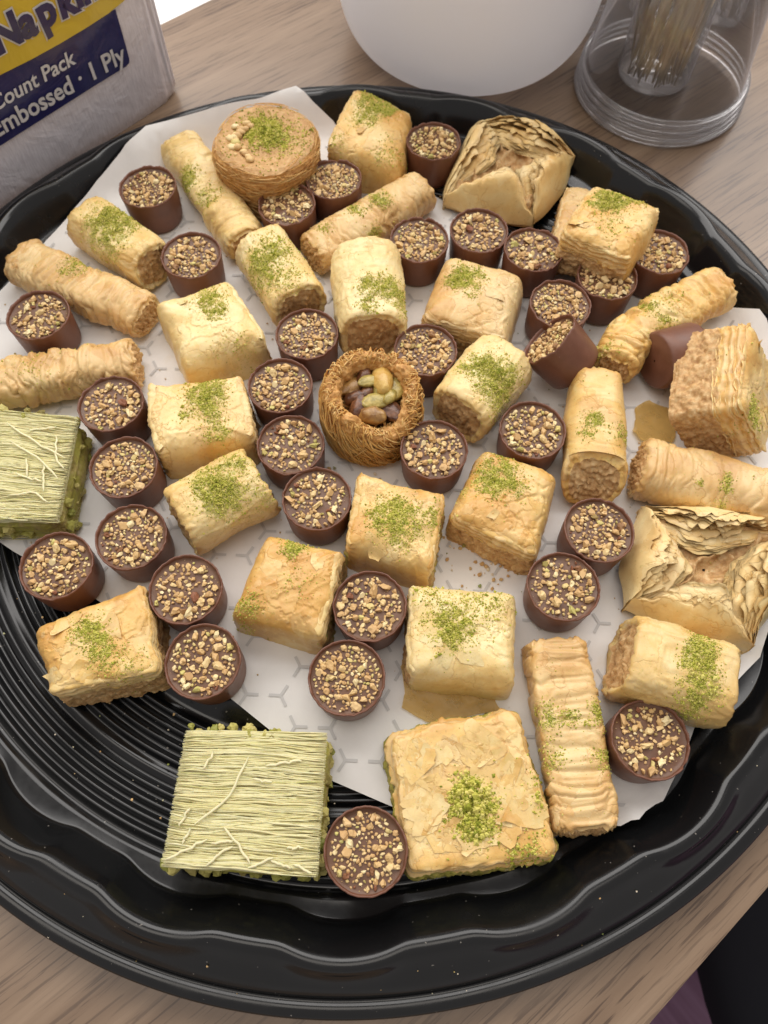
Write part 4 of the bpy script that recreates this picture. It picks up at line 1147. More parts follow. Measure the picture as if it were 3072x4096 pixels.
def nut_mesh(seed, dens):
    rs = np.random.RandomState(seed); pts = []; parts = []
    tries = 0
    while len(pts) < int(112 * dens) and tries < 9000:
        tries += 1
        a = rs.uniform(0, 6.283); rr = .0113 * math.sqrt(rs.rand()); s = .00048 + .00118 * rs.rand() ** 1.7
        p = np.array([rr * math.cos(a), rr * math.sin(a)])
        if rr + s > .0115 or any(np.hypot(*(p - o[0])) < (s + o[1]) * .80 for o in pts): continue
        pts.append((p, s))
    for p, s in pts:
        B, F = ICO0 if s < .0008 else ICO1
        sc = np.array([rs.uniform(.85, 1.45), rs.uniform(.75, 1.1), rs.uniform(.6, 1.0)]) * s
        n1 = noise(B * 1.3, int(rs.randint(1e4)))[:, None]
        v = B * (1 + .45 * n1 + rs.uniform(-.24, .24, (len(B), 1))) * sc
        m = np.array([rs.normal(), rs.normal(), rs.normal()]); m /= np.linalg.norm(m)      # one broken flat face
        o = v @ m - s * rs.uniform(.25, .6); v = v - np.where(o > 0, o, 0)[:, None] * m
        t = rs.uniform(0, 6.28); tl = rs.uniform(-.7, .7)
        v = v @ np.array([[1, 0, 0], [0, math.cos(tl), math.sin(tl)], [0, -math.sin(tl), math.cos(tl)]]) @ np.array([[math.cos(t), math.sin(t), 0], [-math.sin(t), math.cos(t), 0], [0, 0, 1]])
        parts.append((v + (p[0], p[1], .0165 + sc[2] * .45), F))
    # specks
    for _ in range(70):
        a = rs.uniform(0, 6.283); rr = .0114 * math.sqrt(rs.rand()); s = rs.uniform(.00010, .00022)
        parts.append((ICO0[0] * s * rs.uniform(.6, 1.3, (12, 1)) + (rr * math.cos(a), rr * math.sin(a), .01655), ICO0[1]))
    V, F, _ = join(parts); me = new_mesh('chopped_nuts', V, F, smooth=False); me.materials.append(M['nuts']); return me
SHELLS = [cup_shell(k * 11 + 1) for k in range(8)]; CF = cup_fill(); NUTS = [nut_mesh(100 + k, d) for k, d in enumerate((1, 1.05, .95, 1.1, 1.25, 1.3, 1.0, .9, 1.15))]
rs = np.random.RandomState(3)
def place_cup(loc, label, k, matrix=None, rz=0.0, dense=False):
    o = thing('nut_chocolate', loc, label, 'chocolate', CUP_G)
    if matrix is None: o.rotation_euler = (rs.uniform(-.03, .03), rs.uniform(-.03, .03), rz)
    else: o.matrix_world = matrix
    for me, kd in ((SHELLS[(k * 3) % 8], None), (CF, None), (NUTS[(k * 4 + 1) % 9], 'stuff')):
        ch = bpy.data.objects.new(me.name.split('.')[0], me); COL.objects.link(ch); ch.parent = o
        if kd: ch['kind'] = kd
    return o
for k, (x, y, lab) in enumerate(CUPS):
    place_cup((x, y, ZP + .0002), lab, k, rz=rs.uniform(0, 6.28))
def frame(X=None, Y=None, Z=None, loc=(0, 0, 0)):
    return Matrix(((X[0], Y[0], Z[0], loc[0]), (X[1], Y[1], Z[1], loc[1]), (X[2], Y[2], Z[2], loc[2]), (0, 0, 0, 1)))
def from_axis(axis, spin, loc):
    z = Vector(axis).normalized(); q = z.to_track_quat('Z', 'Y'); m = q.to_matrix().to_4x4() @ Matrix.Rotation(spin, 4, 'Z'); m.translation = loc; return m
ax = Vector((-.72, .36, .60)); cxy = CUP_TIPPED
place_cup((0, 0, 0), 'tipped-over nut chocolate cup leaning on the cup behind it, smooth side toward the front', 4, from_axis(ax, 1.0, Vector((cxy[0], cxy[1], .0225)) - ax * .0085))
ax = Vector((.84, .30, -.14)).normalized(); cxy = CUP_SIDE
place_cup((0, 0, 0), 'chocolate cup lying on its side with its bare base showing, against the tipped baklava', 2, from_axis(ax, .3, Vector((cxy[0], cxy[1], .0195)) - ax * .009))

# ------------------------------------------------------------------ nest of shredded dough with pistachios
x0, y0 = NEST
nest = thing('pistachio_nest', (x0, y0, ZP), 'round toasted shredded-dough nest filled with whole pistachios, in the middle of the tray', 'pastry')
nt = 160; th = np.arange(nt) / nt * 2 * np.pi
prof = np.array([(.0160, 0), (.0176, .001), (.0192, .004), (.0198, .010), (.0199, .018), (.0196, .024), (.0188, .0275), (.0172, .0290), (.0152, .0292), (.0138, .0282), (.0129, .0255), (.0124, .022), (.0120, .0185), (.0100, .0172), (.006, .0168), (.0003, .0168)])
tt = np.linspace(0, len(prof) - 1, 90); pf = np.stack([np.interp(tt, np.arange(len(prof)), prof[:, k]) for k in (0, 1)], 1)
pf[:, 0] *= .95
P = np.stack([np.outer(pf[:, 0], np.cos(th)), np.outer(pf[:, 0], np.sin(th)), np.repeat(pf[:, 1:2], nt, 1)], -1)
ringn = np.stack([np.cos(th) * 1.3, np.sin(th) * 1.3, th * 0], -1)
lowf = 1 - .30 * np.exp(-((((th + 1.05 + np.pi) % (2 * np.pi)) - np.pi) / .75) ** 2) + .06 * noise(ringn * 2, 75); P[..., 2] *= ((1 + .09 * noise(ringn, 71)) * np.where(np.arange(90) < 70, 1, 1)[:, None] * 1.0 if False else (1 + .09 * noise(ringn, 71)) * lowf)[None] if True else 1; P[..., :2] *= (1 + .05 * noise(ringn * 1.4, 72))[None, :, None]
N = grid_normals(P); N = N if N[45, :, 2].mean() > 0 else -N
P += N * (.0016 * fbm(P * 330, 73, 3) + .0009 * fbm(P * 800, 74, 2))[..., None]
part(nest, 'nest_wall', P.reshape(-1, 3) + (x0, y0, ZP), grid_faces(90, nt), M['nestbase'])
rs = np.random.RandomState(8); nS = 900; kk = 12
a0 = rs.uniform(0, 6.283, nS); zt = rs.uniform(.006, .0295, nS); span = rs.uniform(.15, .8, nS) * np.where(rs.rand(nS) < .03, -1, 1); fall = rs.uniform(.006, .024, nS)
s = np.linspace(0, 1, kk)[None]
A = a0[:, None] + span[:, None] * s; Zs = np.clip(zt[:, None] - fall[:, None] * s ** 1.2, .0006, .031); lowA = 1 - .30 * np.exp(-((((A + 1.05 + np.pi) % (2 * np.pi)) - np.pi) / .75) ** 2)
Rr = np.interp(Zs, [0, .004, .01, .018, .024, .0285, .031], [.0169, .0186, .0193, .0194, .0192, .0181, .0167]) + rs.uniform(-.0007, .0009, (nS, 1)) + .0004 * np.sin(s * 7 + a0[:, None])
Rr[:, -1] += rs.uniform(0, .0012, nS) * (rs.rand(nS) < .3)
paths = np.stack([x0 + Rr * np.cos(A), y0 + Rr * np.sin(A), ZP + Zs * lowA], -1)
V1 = tubes(paths, rs.uniform(.00016, .00050, nS), 4, .6)
nS2 = 520; a0 = rs.uniform(0, 6.283, nS2); r0 = rs.uniform(.0125, .0185, nS2); L = rs.uniform(.001, .0042, nS2); dr = rs.uniform(-2.2, 2.2, nS2)
r0 *= .95; s = np.linspace(0, 1, 5)[None]
xx = (r0 * np.cos(a0))[:, None] + (L * np.cos(a0 + 1.57 + dr))[:, None] * s; yy = (r0 * np.sin(a0))[:, None] + (L * np.sin(a0 + 1.57 + dr))[:, None] * s
rr_ = np.hypot(xx, yy); zz = ZP + np.interp(rr_, [.0, .0118, .0135, .016, .0185, .0205], [.018, .020, .0282, .0296, .0286, .020]) + .0004 + rs.uniform(-.0002, .0010, (nS2, 1)) * s
ang_ = np.arctan2(yy, xx); zz = ZP + (zz - ZP) * (1 - .30 * np.exp(-((((ang_ + 1.05 + np.pi) % (2 * np.pi)) - np.pi) / .75) ** 2) * sst(.011, .0135, rr_))
V2 = tubes(np.stack([x0 + xx, y0 + yy, zz], -1), rs.uniform(.00015, .00042, nS2))
V, F, _ = join([V1, V2]); part(nest, 'shredded_strands', V, F, M['strandn'], kind='stuff')
pis = [(-.0078, .0058, 'pbrown', .0046, 30), (-.0030, .0088, 'pdark', .0040, 80), (.0042, .0070, 'pgold', .0056, 100), (.0095, .0040, 'pgreen', .0046, 70), (-.0062, .0002, 'pdark', .0036, 20), (-.0012, .0030, 'pdark', .0034, 60), (.0018, -.0020, 'pgreen', .0046, 10), (-.0048, -.0044, 'pdark', .0048, 75), (.0004, -.0078, 'pbrown', .0048, 165), (.0078, -.0052, 'pdark', .0046, 130), (.0028, .0030, 'pgreen', .0030, 95), (.0072, -.0004, 'pgreen', .0032, 60), (-.0010, .0060, 'pgreen', .0034, 15)]
B, Fi = ICO2
for k, (dx, dy, mt, s, an) in enumerate(pis):
    s *= 1.30; v = B * (s, s * .58, s * .52); v = np.where((B[:, 2:3] > .35) & (k % 3 == 0), v * (1, 1, .55), v); v = v * (1 + .07 * noise(B * 1.6, 300 + k))[:, None]; v[:, 1] -= np.where(np.abs(B[:, 1]) < .2, 0, 0)
    t = math.radians(an); tl = .25 * math.sin(k * 2.1)
    v = v @ np.array([[math.cos(tl), 0, math.sin(tl)], [0, 1, 0], [-math.sin(tl), 0, math.cos(tl)]])
    v = v @ np.array([[math.cos(t), math.sin(t), 0], [-math.sin(t), math.cos(t), 0], [0, 0, 1]])
    v = v * (1 + .12 * noise(B * 2.6, 340 + k) + .05 * noise(B * 7, 360 + k))[:, None]
    part(nest, 'pistachio', v + (x0 + dx, y0 + dy, ZP + .0215 + (.0025 if mt in ('pgold', 'pgreen') else 0) + .0008 * math.sin(k * 1.7)), Fi, M[mt])

# ------------------------------------------------------------------ round shredded disc
x0, y0 = DISC
disc = thing('shredded_dough_disc', (x0, y0, ZP), 'large round shredded-dough pastry with a pistachio mound, second from the napkin pack', 'pastry')
disc['label'] = 'large round shredded-dough pastry topped with a green pistachio mound, at the far rim'
H = .029
prof = np.array([(.0212, 0), (.0224, .002), (.0228, .008), (.0232, .018), (.0236, .0225), (.0233, .0256), (.0222, .0279), (.0200, .0289), (.0003, .0287)])
tt = np.linspace(0, len(prof) - 1, 90); tt[-40:] = np.linspace(tt[-40], len(prof) - 1, 40)
pf = np.stack([np.interp(tt, np.arange(len(prof)), prof[:, k]) for k in (0, 1)], 1)
P = np.stack([np.outer(pf[:, 0], np.cos(th)), np.outer(pf[:, 0], np.sin(th)), np.repeat(pf[:, 1:2], nt, 1)], -1)
P[..., :2] *= (1 + .05 * noise(ringn, 81))[None, :, None]
N = grid_normals(P); N = N if N[-5, :, 2].mean() > 0 else -N
Pf = P * (200, 200, 900)
sidew = sst(.7, .3, N[..., 2])
P += N * (sidew * (.0012 * fbm(Pf, 83, 2) + .0007 * fbm(P * 500, 84, 2)) + (1 - sidew) * (.0006 * fbm(P * 300, 85, 3) + .0007 * fbm(P * 70, 86, 2)))[..., None]
rad = np.hypot(P[..., 0], P[..., 1])
P[..., 2] -= (1 - sidew) * .0016 * np.exp(-((rad - .011) / .005) ** 2)
Vd = P.reshape(-1, 3) + (x0, y0, ZP); Fd = grid_faces(90, nt)
topf = (sidew.ravel()[Fd].mean(1) < .5)
for faces, nm, mt in ((Fd[topf], 'pressed_top', M['disctop']), (Fd[~topf], 'shredded_side', M['nestbase'])):
    v, f, at = compact(Vd, [faces], {}); part(disc, nm, v, f, mt)
rs = np.random.RandomState(18); nS = 420; s = np.linspace(0, 1, 9)[None]
a0 = rs.uniform(0, 6.283, nS); zt = rs.uniform(.002, .0295, nS); span = rs.uniform(.15, .7, nS)
A = a0[:, None] + span[:, None] * s; Zs = zt[:, None] + rs.uniform(-.004, .004, (nS, 1)) * s; Zs = np.clip(Zs, .0008, .0300)
Rr = np.interp(Zs, [0, .004, .018, .025, .0285, .0300], [.0222, .0230, .0236, .0238, .0226, .0206]) * (1 + .05 * noise(np.stack([np.cos(A) * 1.3, np.sin(A) * 1.3, A * 0], -1), 81)) + rs.uniform(-.0004, .0008, (nS, 1))
V1 = tubes(np.stack([x0 + Rr * np.cos(A), y0 + Rr * np.sin(A), ZP + Zs], -1), rs.uniform(.00010, .00026, nS))
V, F, _ = join([V1]); part(disc, 'shredded_strands', V, F, M['strandn'], kind='stuff')
nb = []
for k in range(24):
    a = rs.uniform(2.3, 4.4); rr = rs.uniform(.0105, .0165)
    sz = rs.uniform(.0010, .0021); v = ICO1[0] * (1 + .4 * noise(ICO1[0] * 1.5, 500 + k))[:, None] * sz * (1.1, .9, .7)
    nb.append((v + (x0 + rr * math.cos(a), y0 + rr * math.sin(a), ZP + .0282 + .0002), ICO1[1]))
V, F, _ = join(nb); part(disc, 'chopped_nuts', V, F, M['nuts'], kind='stuff')
tm = sst(.5, .2, sidew).ravel() * (Vd[:, 2] > ZP + .02)
dst = dust_field(Vd[:, :2], DISC_DUST, 88, .05) * tm * 1.4
gr = grains(Vd, [Fd[topf]], dst, 89, per_m2=2.6e7, size=(.00018, .0005), cap=6000); part(disc, 'pistachio_dust', gr[0], gr[1], M['dust'], kind='stuff', smooth=False)

# ------------------------------------------------------------------ green shredded squares
def bil(q, u, v): return ((1 - u) * (1 - v))[..., None] * q[0] + (u * (1 - v))[..., None] * q[1] + (u * v)[..., None] * q[2] + ((1 - u) * v)[..., None] * q[3]
for gi, gs in enumerate(GREENS):
    q = np.array(gs['quad']); seed = gs['seed']; rs = np.random.RandomState(seed); H = .0195; ct = q.mean(0)
    root = thing('shredded_dough_square', (ct[0], ct[1], ZP), gs['label'], 'pastry', 'green shredded-dough squares')
    # pistachio core: sandwich body
    NTH = 240; NSS = 60; t = np.linspace(0, 2 * np.pi, NTH, endpoint=False); px, py = spow(np.cos(t), 2 / 18), spow(np.sin(t), 2 / 18)
    zz = np.concatenate([np.linspace(0, .84, 40), np.full(20, .84)]); rho = np.concatenate([np.ones(40), np.linspace(.98, .02, 20)])
    XY = bil(q, (px[None] * rho[:, None] * .985 + 1) / 2, (1 - py[None] * rho[:, None] * .985) / 2)
    P = np.concatenate([XY, np.repeat((ZP + H * zz)[:, None], NTH, 1)[..., None]], -1); N = grid_normals(P)
    if N[-4, :, 2].mean() < 0: N = -N
    crust = ((zz < .2) | (zz > .7))[:, None]
    P += N * np.where(crust, .0006 * fbm(P * 700, seed, 2), .0017 * fbm(P * 330, seed + 1, 3) + .0010 * noise(P * 150, seed + 2) + .0006)[..., None]
    gf = grid_faces(NSS, NTH); tf = gf[:, 0] // NTH >= 36
    for fs_, nm_, mt_g in ((gf[~tf], 'pistachio_filling', M['fillgg']), (gf[tf], 'dough_base', M['doughbase'])):
        v_, f_, a_ = compact(P.reshape(-1, 3), [fs_], {}); part(root, nm_, v_, f_, mt_g)
    # strands of the two dough layers
    def strands(n, zlo, zhi, over):
        v = rs.uniform(-.01, 1.01, n); k = 12; s = np.linspace(0, 1, k)[None]
        u0 = rs.uniform(-over, .35, n) * (rs.rand(n) < .55); u1 = 1 - rs.uniform(-over, .35, n) * (rs.rand(n) < .55)
        u0 = np.where(u0 == 0, rs.uniform(-over, over * .4, n), u0); u1 = np.where(u1 == 1, 1 - rs.uniform(-over, over * .4, n), u1)
        U = u0[:, None] + (u1 - u0)[:, None] * s
        slope = rs.normal(0, .045, n)[:, None]; wave = .030 * noise(np.stack([U * 2.2, np.repeat(v[:, None], k, 1) * 2.5, U * 0 + seed], -1), seed + 5) + .012 * noise(np.stack([U * 6, np.repeat(v[:, None], k, 1) * 60, U * 0], -1), seed + 6)
        Vv = np.clip(v[:, None] + slope * (s - .5) + wave, -.012, 1.012); XYs = bil(q, U, Vv)
        zs_ = ZP + H * rs.uniform(zlo, zhi, (n, 1)) + .0009 * noise(np.stack([U * 5, Vv * 9, U * 0], -1), seed + 7) * (1 if zhi > .9 else .3)
        return tubes(np.concatenate([XYs, zs_[..., None]], -1), rs.uniform(.00012, .00030, n), 4)
    A1 = strands(1700, .84, 1.0, .014); A2 = strands(420, .02, .16, .02)
    V, F, _ = join([A1, A2]); part(root, 'shredded_dough', V, F, M['strandg'], kind='stuff')
    chunks = []
    for k in range(60):
        e_ = rs.randint(0, 4); w_ = rs.rand(); u_, v_ = [(w_, -.01), (1.01, w_), (w_, 1.01), (-.01, w_)][e_]
        if e_ == 2: w_ = rs.uniform(.25, .9)
        p = bil(q, np.array(u_), np.array(v_)); sz = rs.uniform(.0007, .0022); v = ICO1[0] * (1 + .4 * noise(ICO1[0] * 1.5, 900 + k))[:, None] * sz
        v = v * rs.uniform(.75, 1.25, (42, 1)); chunks.append((v + (p[0], p[1], ZP + H * rs.uniform(.05, .75)), ICO1[1]))
    for k in range(22):
        p = bil(q, np.array(rs.uniform(.0, .65)), np.array(rs.uniform(-.06, .02))); sz = rs.uniform(.0008, .0020); v = ICO1[0] * (1 + .4 * noise(ICO1[0] * 1.5, 950 + k))[:, None] * sz
        v = v * rs.uniform(.75, 1.25, (42, 1)); chunks.append((v + (p[0], p[1], ZP + H * rs.uniform(.7, .95)), ICO1[1]))
    V, F, _ = join(chunks); part(root, 'pistachio_pieces', V, F, M['pieces'], kind='stuff', smooth=False)
    # loose pale threads lying across the top
    tl = [((.47, .19), (.36, .52), (.17, .70)), ((.22, .15), (.17, .30)), ((.37, .71), (.47, .82), (.57, .96)), ((.27, .80), (.02, .97)), ((.44, .84), (.36, .90), (.29, .99)), ((.72, .90), (.56, .98)), ((.70, .92), (.84, .97)), ((.60, .25), (.85, .20)), ((.12, .58), (.07, .72)), ((.15, .73), (.11, .84)), ((.30, .83), (.44, .80)), ((.80, .83), (.90, .82)), ((.85, .94), (.97, .99)), ((.52, .35), (.66, .37))]
    if gi: pass
    else: tl = [(((a * .9 + .35) % 1, (b * .8 + .1)) if i == 0 else None for i in (0,)) for a, b in ()] + [((.45, .30), (.75, .45), (.95, .62)), ((.40, .12), (.70, .30), (.98, .42)), ((.55, .60), (.80, .66)), ((.86, .20), (.90, .45), (.99, .52)), ((.50, .80), (.75, .76), (.90, .85)), ((.60, .18), (.85, .12)), ((.62, .45), (.66, .62)), ((.80, .5), (.83, .75))]
    for pth in tl:
        pts = np.array(pth); pp = spline(pts, 9); pp = pp + np.c_[rs.normal(0, .004, 9), rs.normal(0, .004, 9)]
        XYs = bil(q, pp[:, 0], pp[:, 1]); zz_ = ZP + H + .0006 + rs.uniform(0, .0006, 9)
        V, F = tubes(np.c_[XYs, zz_][None], .00042, 6, .7); part(root, 'dough_thread', V, F, M['strandpale'])

# ------------------------------------------------------------------ folded star pastries
for fi, fs in enumerate(FOLDS):
    c4 = np.array(fs['corners']); ct = c4.mean(0); seed = fs['seed']; rs = np.random.RandomState(seed); H = fs['h']
    root = thing('folded_pastry', (ct[0], ct[1], ZP), fs['label'], 'pastry', 'star-shaped folded pastries')
    # filling seen in the middle
    nr, ntt = 46, 120; tt = np.arange(ntt) / ntt * 4; i = np.floor(tt).astype(int) % 4; fr = tt - np.floor(tt)
    bnd = c4[i] * (1 - fr)[:, None] + c4[(i + 1) % 4] * fr[:, None]
    rho = np.linspace(.86, .02, nr); XY = ct + (bnd - ct)[None] * rho[:, None, None]
    P = np.concatenate([XY, np.full((nr, ntt, 1), ZP + H * .50)], -1)
    P[..., 2] += .0050 * fbm(P * 85, seed, 3) + .0030 * np.clip(1 - np.abs(noise(P * 95, seed + 1)) * 3, 0, 1) ** 2 + .0009 * fbm(P * 420, seed + 2, 3); P[0, :, 2] = ZP
    part(root, 'nut_filling', P.reshape(-1, 3), grid_faces(nr, ntt), M['fill'] if fi == 0 else M['fill'])
    # four lips made of stacked thin sheets
    for sd in range(4):
        A_, B_ = c4[sd], c4[(sd + 1) % 4]; NSH = 17 if fi else 14; NU, NV = 40, 12
        u = np.linspace(0, 1, NU); v = np.linspace(0, 1, NV)
        peak = rs.uniform(.40, .62); bumpf = np.where(u < peak, np.sin(u / peak * np.pi / 2), np.sin((1 - u) / (1 - peak) * np.pi / 2)); bumpf = np.clip(bumpf, 0, 1) ** 1.05
        inn = ct - (A_ + B_) / 2; L_in = np.linalg.norm(inn); inn = inn / L_in; reach = rs.uniform(.68, .80) * L_in
        base = A_ + (B_ - A_) * u[:, None]
        parts = []
        for k in range(NSH):
            g = k / (NSH - 1)           # 0 outermost, 1 innermost
            rk = reach * (.66 + .34 * g) * (1 + .04 * noise(np.c_[u * 6, u * 0 + k * .35, u * 0], seed + sd * 7)) + .0007 * noise(np.c_[u * 22, u * 0 + k * 1.3, u * 0], seed + sd)
            hk = H * (1.06 - .34 * g) + .0010 * noise(np.c_[u * 5, u * 0 + k * .5, u * 0], seed + sd + 3)
            inset = .0016 * g
            foot = base - inn * (.00020 * max(0, NSH * .62 - k) * bumpf)[:, None] + inn * (inset * (bumpf > 0.02))[:, None] - inn * (.0022 * np.sin(u * np.pi) + .0012 * noise(np.c_[u * 4, u * 0 + seed, u * 0], sd + 40))[:, None]
            Pk = np.zeros((NU, NV, 3))
            for j, vv in enumerate(v):
                lim = np.clip(.74 + .55 * noise(np.c_[u * 5, u * 0 + k * 2.7, u * 0], seed + sd * 3 + 60) + .25 * noise(np.c_[u * 22, u * 0 + k * 2.7, u * 0], seed + 61), .35, 1.0) if k < NSH * .62 else 1.0
                vl = vv * lim; e_ = vl ** 1.1
                Pk[:, j, :2] = foot + inn * (rk * bumpf * e_)[:, None]
                zc = np.sin(np.clip(vl, 0, 1) * np.pi * .56) * hk * ((.42 + .58 * bumpf) if fi else (.24 + .82 * bumpf))
                droop = .0 if fi else .0015 * vv ** 3
                Pk[:, j, 2] = ZP + zc - droop + .00028 * (NSH - k) * 1.0
            p3 = Pk.reshape(-1, 3); Pk += (.0021 * noise(p3 * 105, seed + sd * 5) + .0007 * noise(p3 * 300, seed + k // 2)).reshape(NU, NV, 1) * np.array([inn[0], inn[1], 1.0]) * v[None, :, None]; Pk += (.0009 * noise(np.c_[u * 11, u * 0 + k * .12, u * 0 + sd], seed + 70) * bumpf)[:, None, None] * np.array([inn[0], inn[1], .7]) * np.sin(v * 2.6)[None, :, None]
            V2 = np.concatenate([Pk.reshape(-1, 3), Pk.reshape(-1, 3) - np.array([inn[0] * .0, inn[1] * .0, .00022])]); f0 = grid_faces(NU, NV, False); nv = NU * NV
            rim = [np.stack([np.arange(NU - 1) * NV + NV - 1, np.arange(1, NU) * NV + NV - 1, np.arange(1, NU) * NV + NV - 1 + nv, np.arange(NU - 1) * NV + NV - 1 + nv], -1)]
            edge = np.tile(np.repeat(sst(.75, 1.0, v)[None], NU, 0).ravel(), 2)
            parts.append((V2, [np.concatenate([f0, f0[:, ::-1] + nv] + rim)], dict(toast=edge * (.3 if k % 3 == 0 else .08), lay=(1 - edge) * .1 + edge * (.35 + .5 * (k % 2)), dust=np.zeros(2 * nv), tone=np.full(2 * nv, rs.uniform(-.15, .6)))))
        V, F, at = join(parts); part(root, 'layered_fold', V, F, M['leaf'], at)
    specks = grains(P.reshape(-1, 3), [grid_faces(nr, ntt)], np.full(nr * ntt, .05) * (noise(P.reshape(-1, 3) * 120, 4) > .25), seed, per_m2=4e7, cap=60)
    if specks: part(root, 'pistachio_dust', specks[0], specks[1], M['dust'], kind='stuff', smooth=False)

# ------------------------------------------------------------------ baklava tipped on its edge at the right
X = Vector((.24, .97, .02)).normalized(); Zt = Vector((.80, -.20, .66)); Zt = (Zt - X * Zt.dot(X)).normalized(); Y = Zt.cross(X)
tx, ty = TIPPED
mt_ = frame(X, Y, Zt, (tx, ty, .0215)); 
root = thing('baklava_square', (0, 0, 0), 'baklava tipped on its edge at the right rim, showing its layered cut side', 'baklava', 'baklava squares on the tray', matrix=mt_)
block(dict(quad=[(-.0205, .0185), (.0200, .0175), (.0205, -.0175), (-.0200, -.0185)], h=.027, z0=-.0125, flags='0010', dust=[(-.015, .005, .007, .6)], label='', kind='gold', seed=77, green=0, flakes=3), local=True, root=root)

# ------------------------------------------------------------------ loose flakes and crumbs
for k, (ol, lab) in enumerate(FLAKES):
    b = np.array(ol).mean(0)
    o_ = np.array(ol); o_ = np.concatenate([o_[i_] + (np.roll(o_, -1, 0)[i_] - o_[i_]) * t_ for i_ in range(len(o_)) for t_ in np.linspace(0, 1, 6)[:-1]]).reshape(-1, 2)
    q3_ = np.c_[o_, np.zeros(len(o_))]; o_ = o_ + .0014 * np.c_[noise(q3_ * 140, 5), noise(q3_ * 140, 6)] + .0004 * np.c_[noise(q3_ * 500, 5), noise(q3_ * 500, 6)]
    V, F = flake_mesh(o_, lambda xy: paper_z(xy) + .0006, 700 + k, curl=.0012, step=.002)
    root = part(None, 'loose_filo_flake', V - np.array([b[0], b[1], ZP]), F, M['looseflake'], {'dust': np.zeros(len(V))})
    root.location = (b[0], b[1], ZP); root['label'] = lab; root['category'] = 'pastry flake'; root['group'] = 'loose filo flakes on the paper'
rs = np.random.RandomState(99); cr = []
def crumb_at(x, y, z, s):
    v = ICO0[0] * (s * rs.uniform(.6, 1.3, (12, 1))) * (1, 1, .7); cr.append((v + (x, y, z + s * .4), ICO0[1]))
for _ in range(420):
    a = rs.uniform(0, 6.283); rr = .168 * math.sqrt(rs.rand()); x, y = rr * math.cos(a), rr * math.sin(a)
    crumb_at(x, y, ZP + .0003, rs.uniform(.00015, .0005) * (1.8 if rs.rand() < .05 else 1))
for (bx_, by_, nn_) in ((.0545, -.062, 26), (.0375, -.052, 14), (-.046, -.134, 8), (.066, -.178, 14), (.01, -.028, 20), (-.012, -.02, 14)):
    for _ in range(nn_): crumb_at(bx_ + rs.normal(0, .006), by_ + rs.normal(0, .004), ZP + .0004, rs.uniform(.0003, .0010))
for _ in range(70):
    a = rs.uniform(-2.6, -.2); rr = rs.uniform(.188, .204); zz_ = np.interp(rr, prof_r := [.186, .19, .1955, .1985, .2, .2045], [.0206, .0185, .0143, .0112, .0101, .0096]); crumb_at(rr * math.cos(a), rr * math.sin(a), zz_, rs.uniform(.0001, .00035))
V, F, _ = join(cr); o = part(None, 'crumbs', V, F, M['crumb'], kind='stuff', smooth=False); o['label'] = 'pastry and pistachio crumbs scattered over the paper and tray'; o['category'] = 'crumbs'

# ------------------------------------------------------------------ napkin pack
Qp = np.array([-.10823662, .19530802, 0]); tp_ = math.radians(47); du = np.array([-math.cos(tp_), -math.sin(tp_), 0]); nf = np.array([-du[1], du[0], 0])
nf = nf if nf @ np.array([.12, -.35, .3]) > 0 else -nf       # front-facing normal
def onface(u, z, off=0.0):
    u = np.asarray(u, float); z = np.asarray(z, float); return Qp + u[..., None] * du + np.stack([z * 0, z * 0, z], -1) + off * nf
pk = thing('napkin_pack', tuple(Qp + du * .075), 'plastic-wrapped white napkin pack with yellow and navy label behind the tray', 'napkins')
U0, U1, HP, DP = -.018, .165, .105, .05
# rounded soft box: closed loops around the plan outline, stacked in z
na = 220; t = np.linspace(0, 2 * np.pi, na, endpoint=False); n_c = 9
pu, pv = spow(np.cos(t), 2 / n_c), spow(np.sin(t), 2 / n_c)
zz = np.concatenate([np.linspace(0, 1, 60)]); rise = np.array([(1 - np.clip((.06 - a) / .06, 0, 1) ** 2 * .035) * (1 - np.clip((a - .94) / .06, 0, 1) ** 2 * .06) for a in zz])
uu = (U0 + U1) / 2 + (U1 - U0) / 2 * pu[None] * rise[:, None]; vv = -DP / 2 + DP / 2 * pv[None] * rise[:, None]
zz2 = np.repeat(zz[:, None] * HP, na, 1)
P = onface(uu, zz2) + vv[..., None] * nf
flatw = sst(-.003, -.010, uu) * 1.0 + sst(-.01, -.03, vv) * .6
plt_ = np.abs(noise(np.stack([uu * 420, zz2 * 9, vv * 30], -1), 4))
P += nf * (flatw * (-.0022 * plt_ + .0004) - .0003 * (1 - np.clip(flatw, 0, 1)))[..., None]
V = np.concatenate([P.reshape(-1, 3), P[-1].mean(0)[None]]); j = np.arange(na); last = 59 * na
part(pk, 'plastic_wrap', V, [grid_faces(60, na), np.stack([last + j, last + (j + 1) % na, np.full(na, len(V) - 1)], -1)], M['pack'])
def face_poly(name, uz, mat, off, step=.004):
    xy, f = poly_mesh(uz, step, 1); V = onface(xy[:, 0], xy[:, 1], off)
    return part(pk, name, V, f, mat)
band = [(.0072, .0560), (.0074, .0436), (.0078, .0325), (.0085, .0308), (.0105, .0300), (.0302, .0298), (.0841, .0285), (.15, .027), (.15, .062)]
face_poly('navy_label', band, M['navy'], .0004)
yel = [(-.004, .0600), (.0017, .0574), (.0111, .0560), (.0234, .0553), (.0387, .0550), (.0534, .0552), (.069, .056), (.1, .0585), (.15, .065), (.15, .098), (.03, .098), (.004, .094), (-.005, .082), (-.0075, .07)]
face_poly('yellow_label', yel, M['yellow'], .0007)
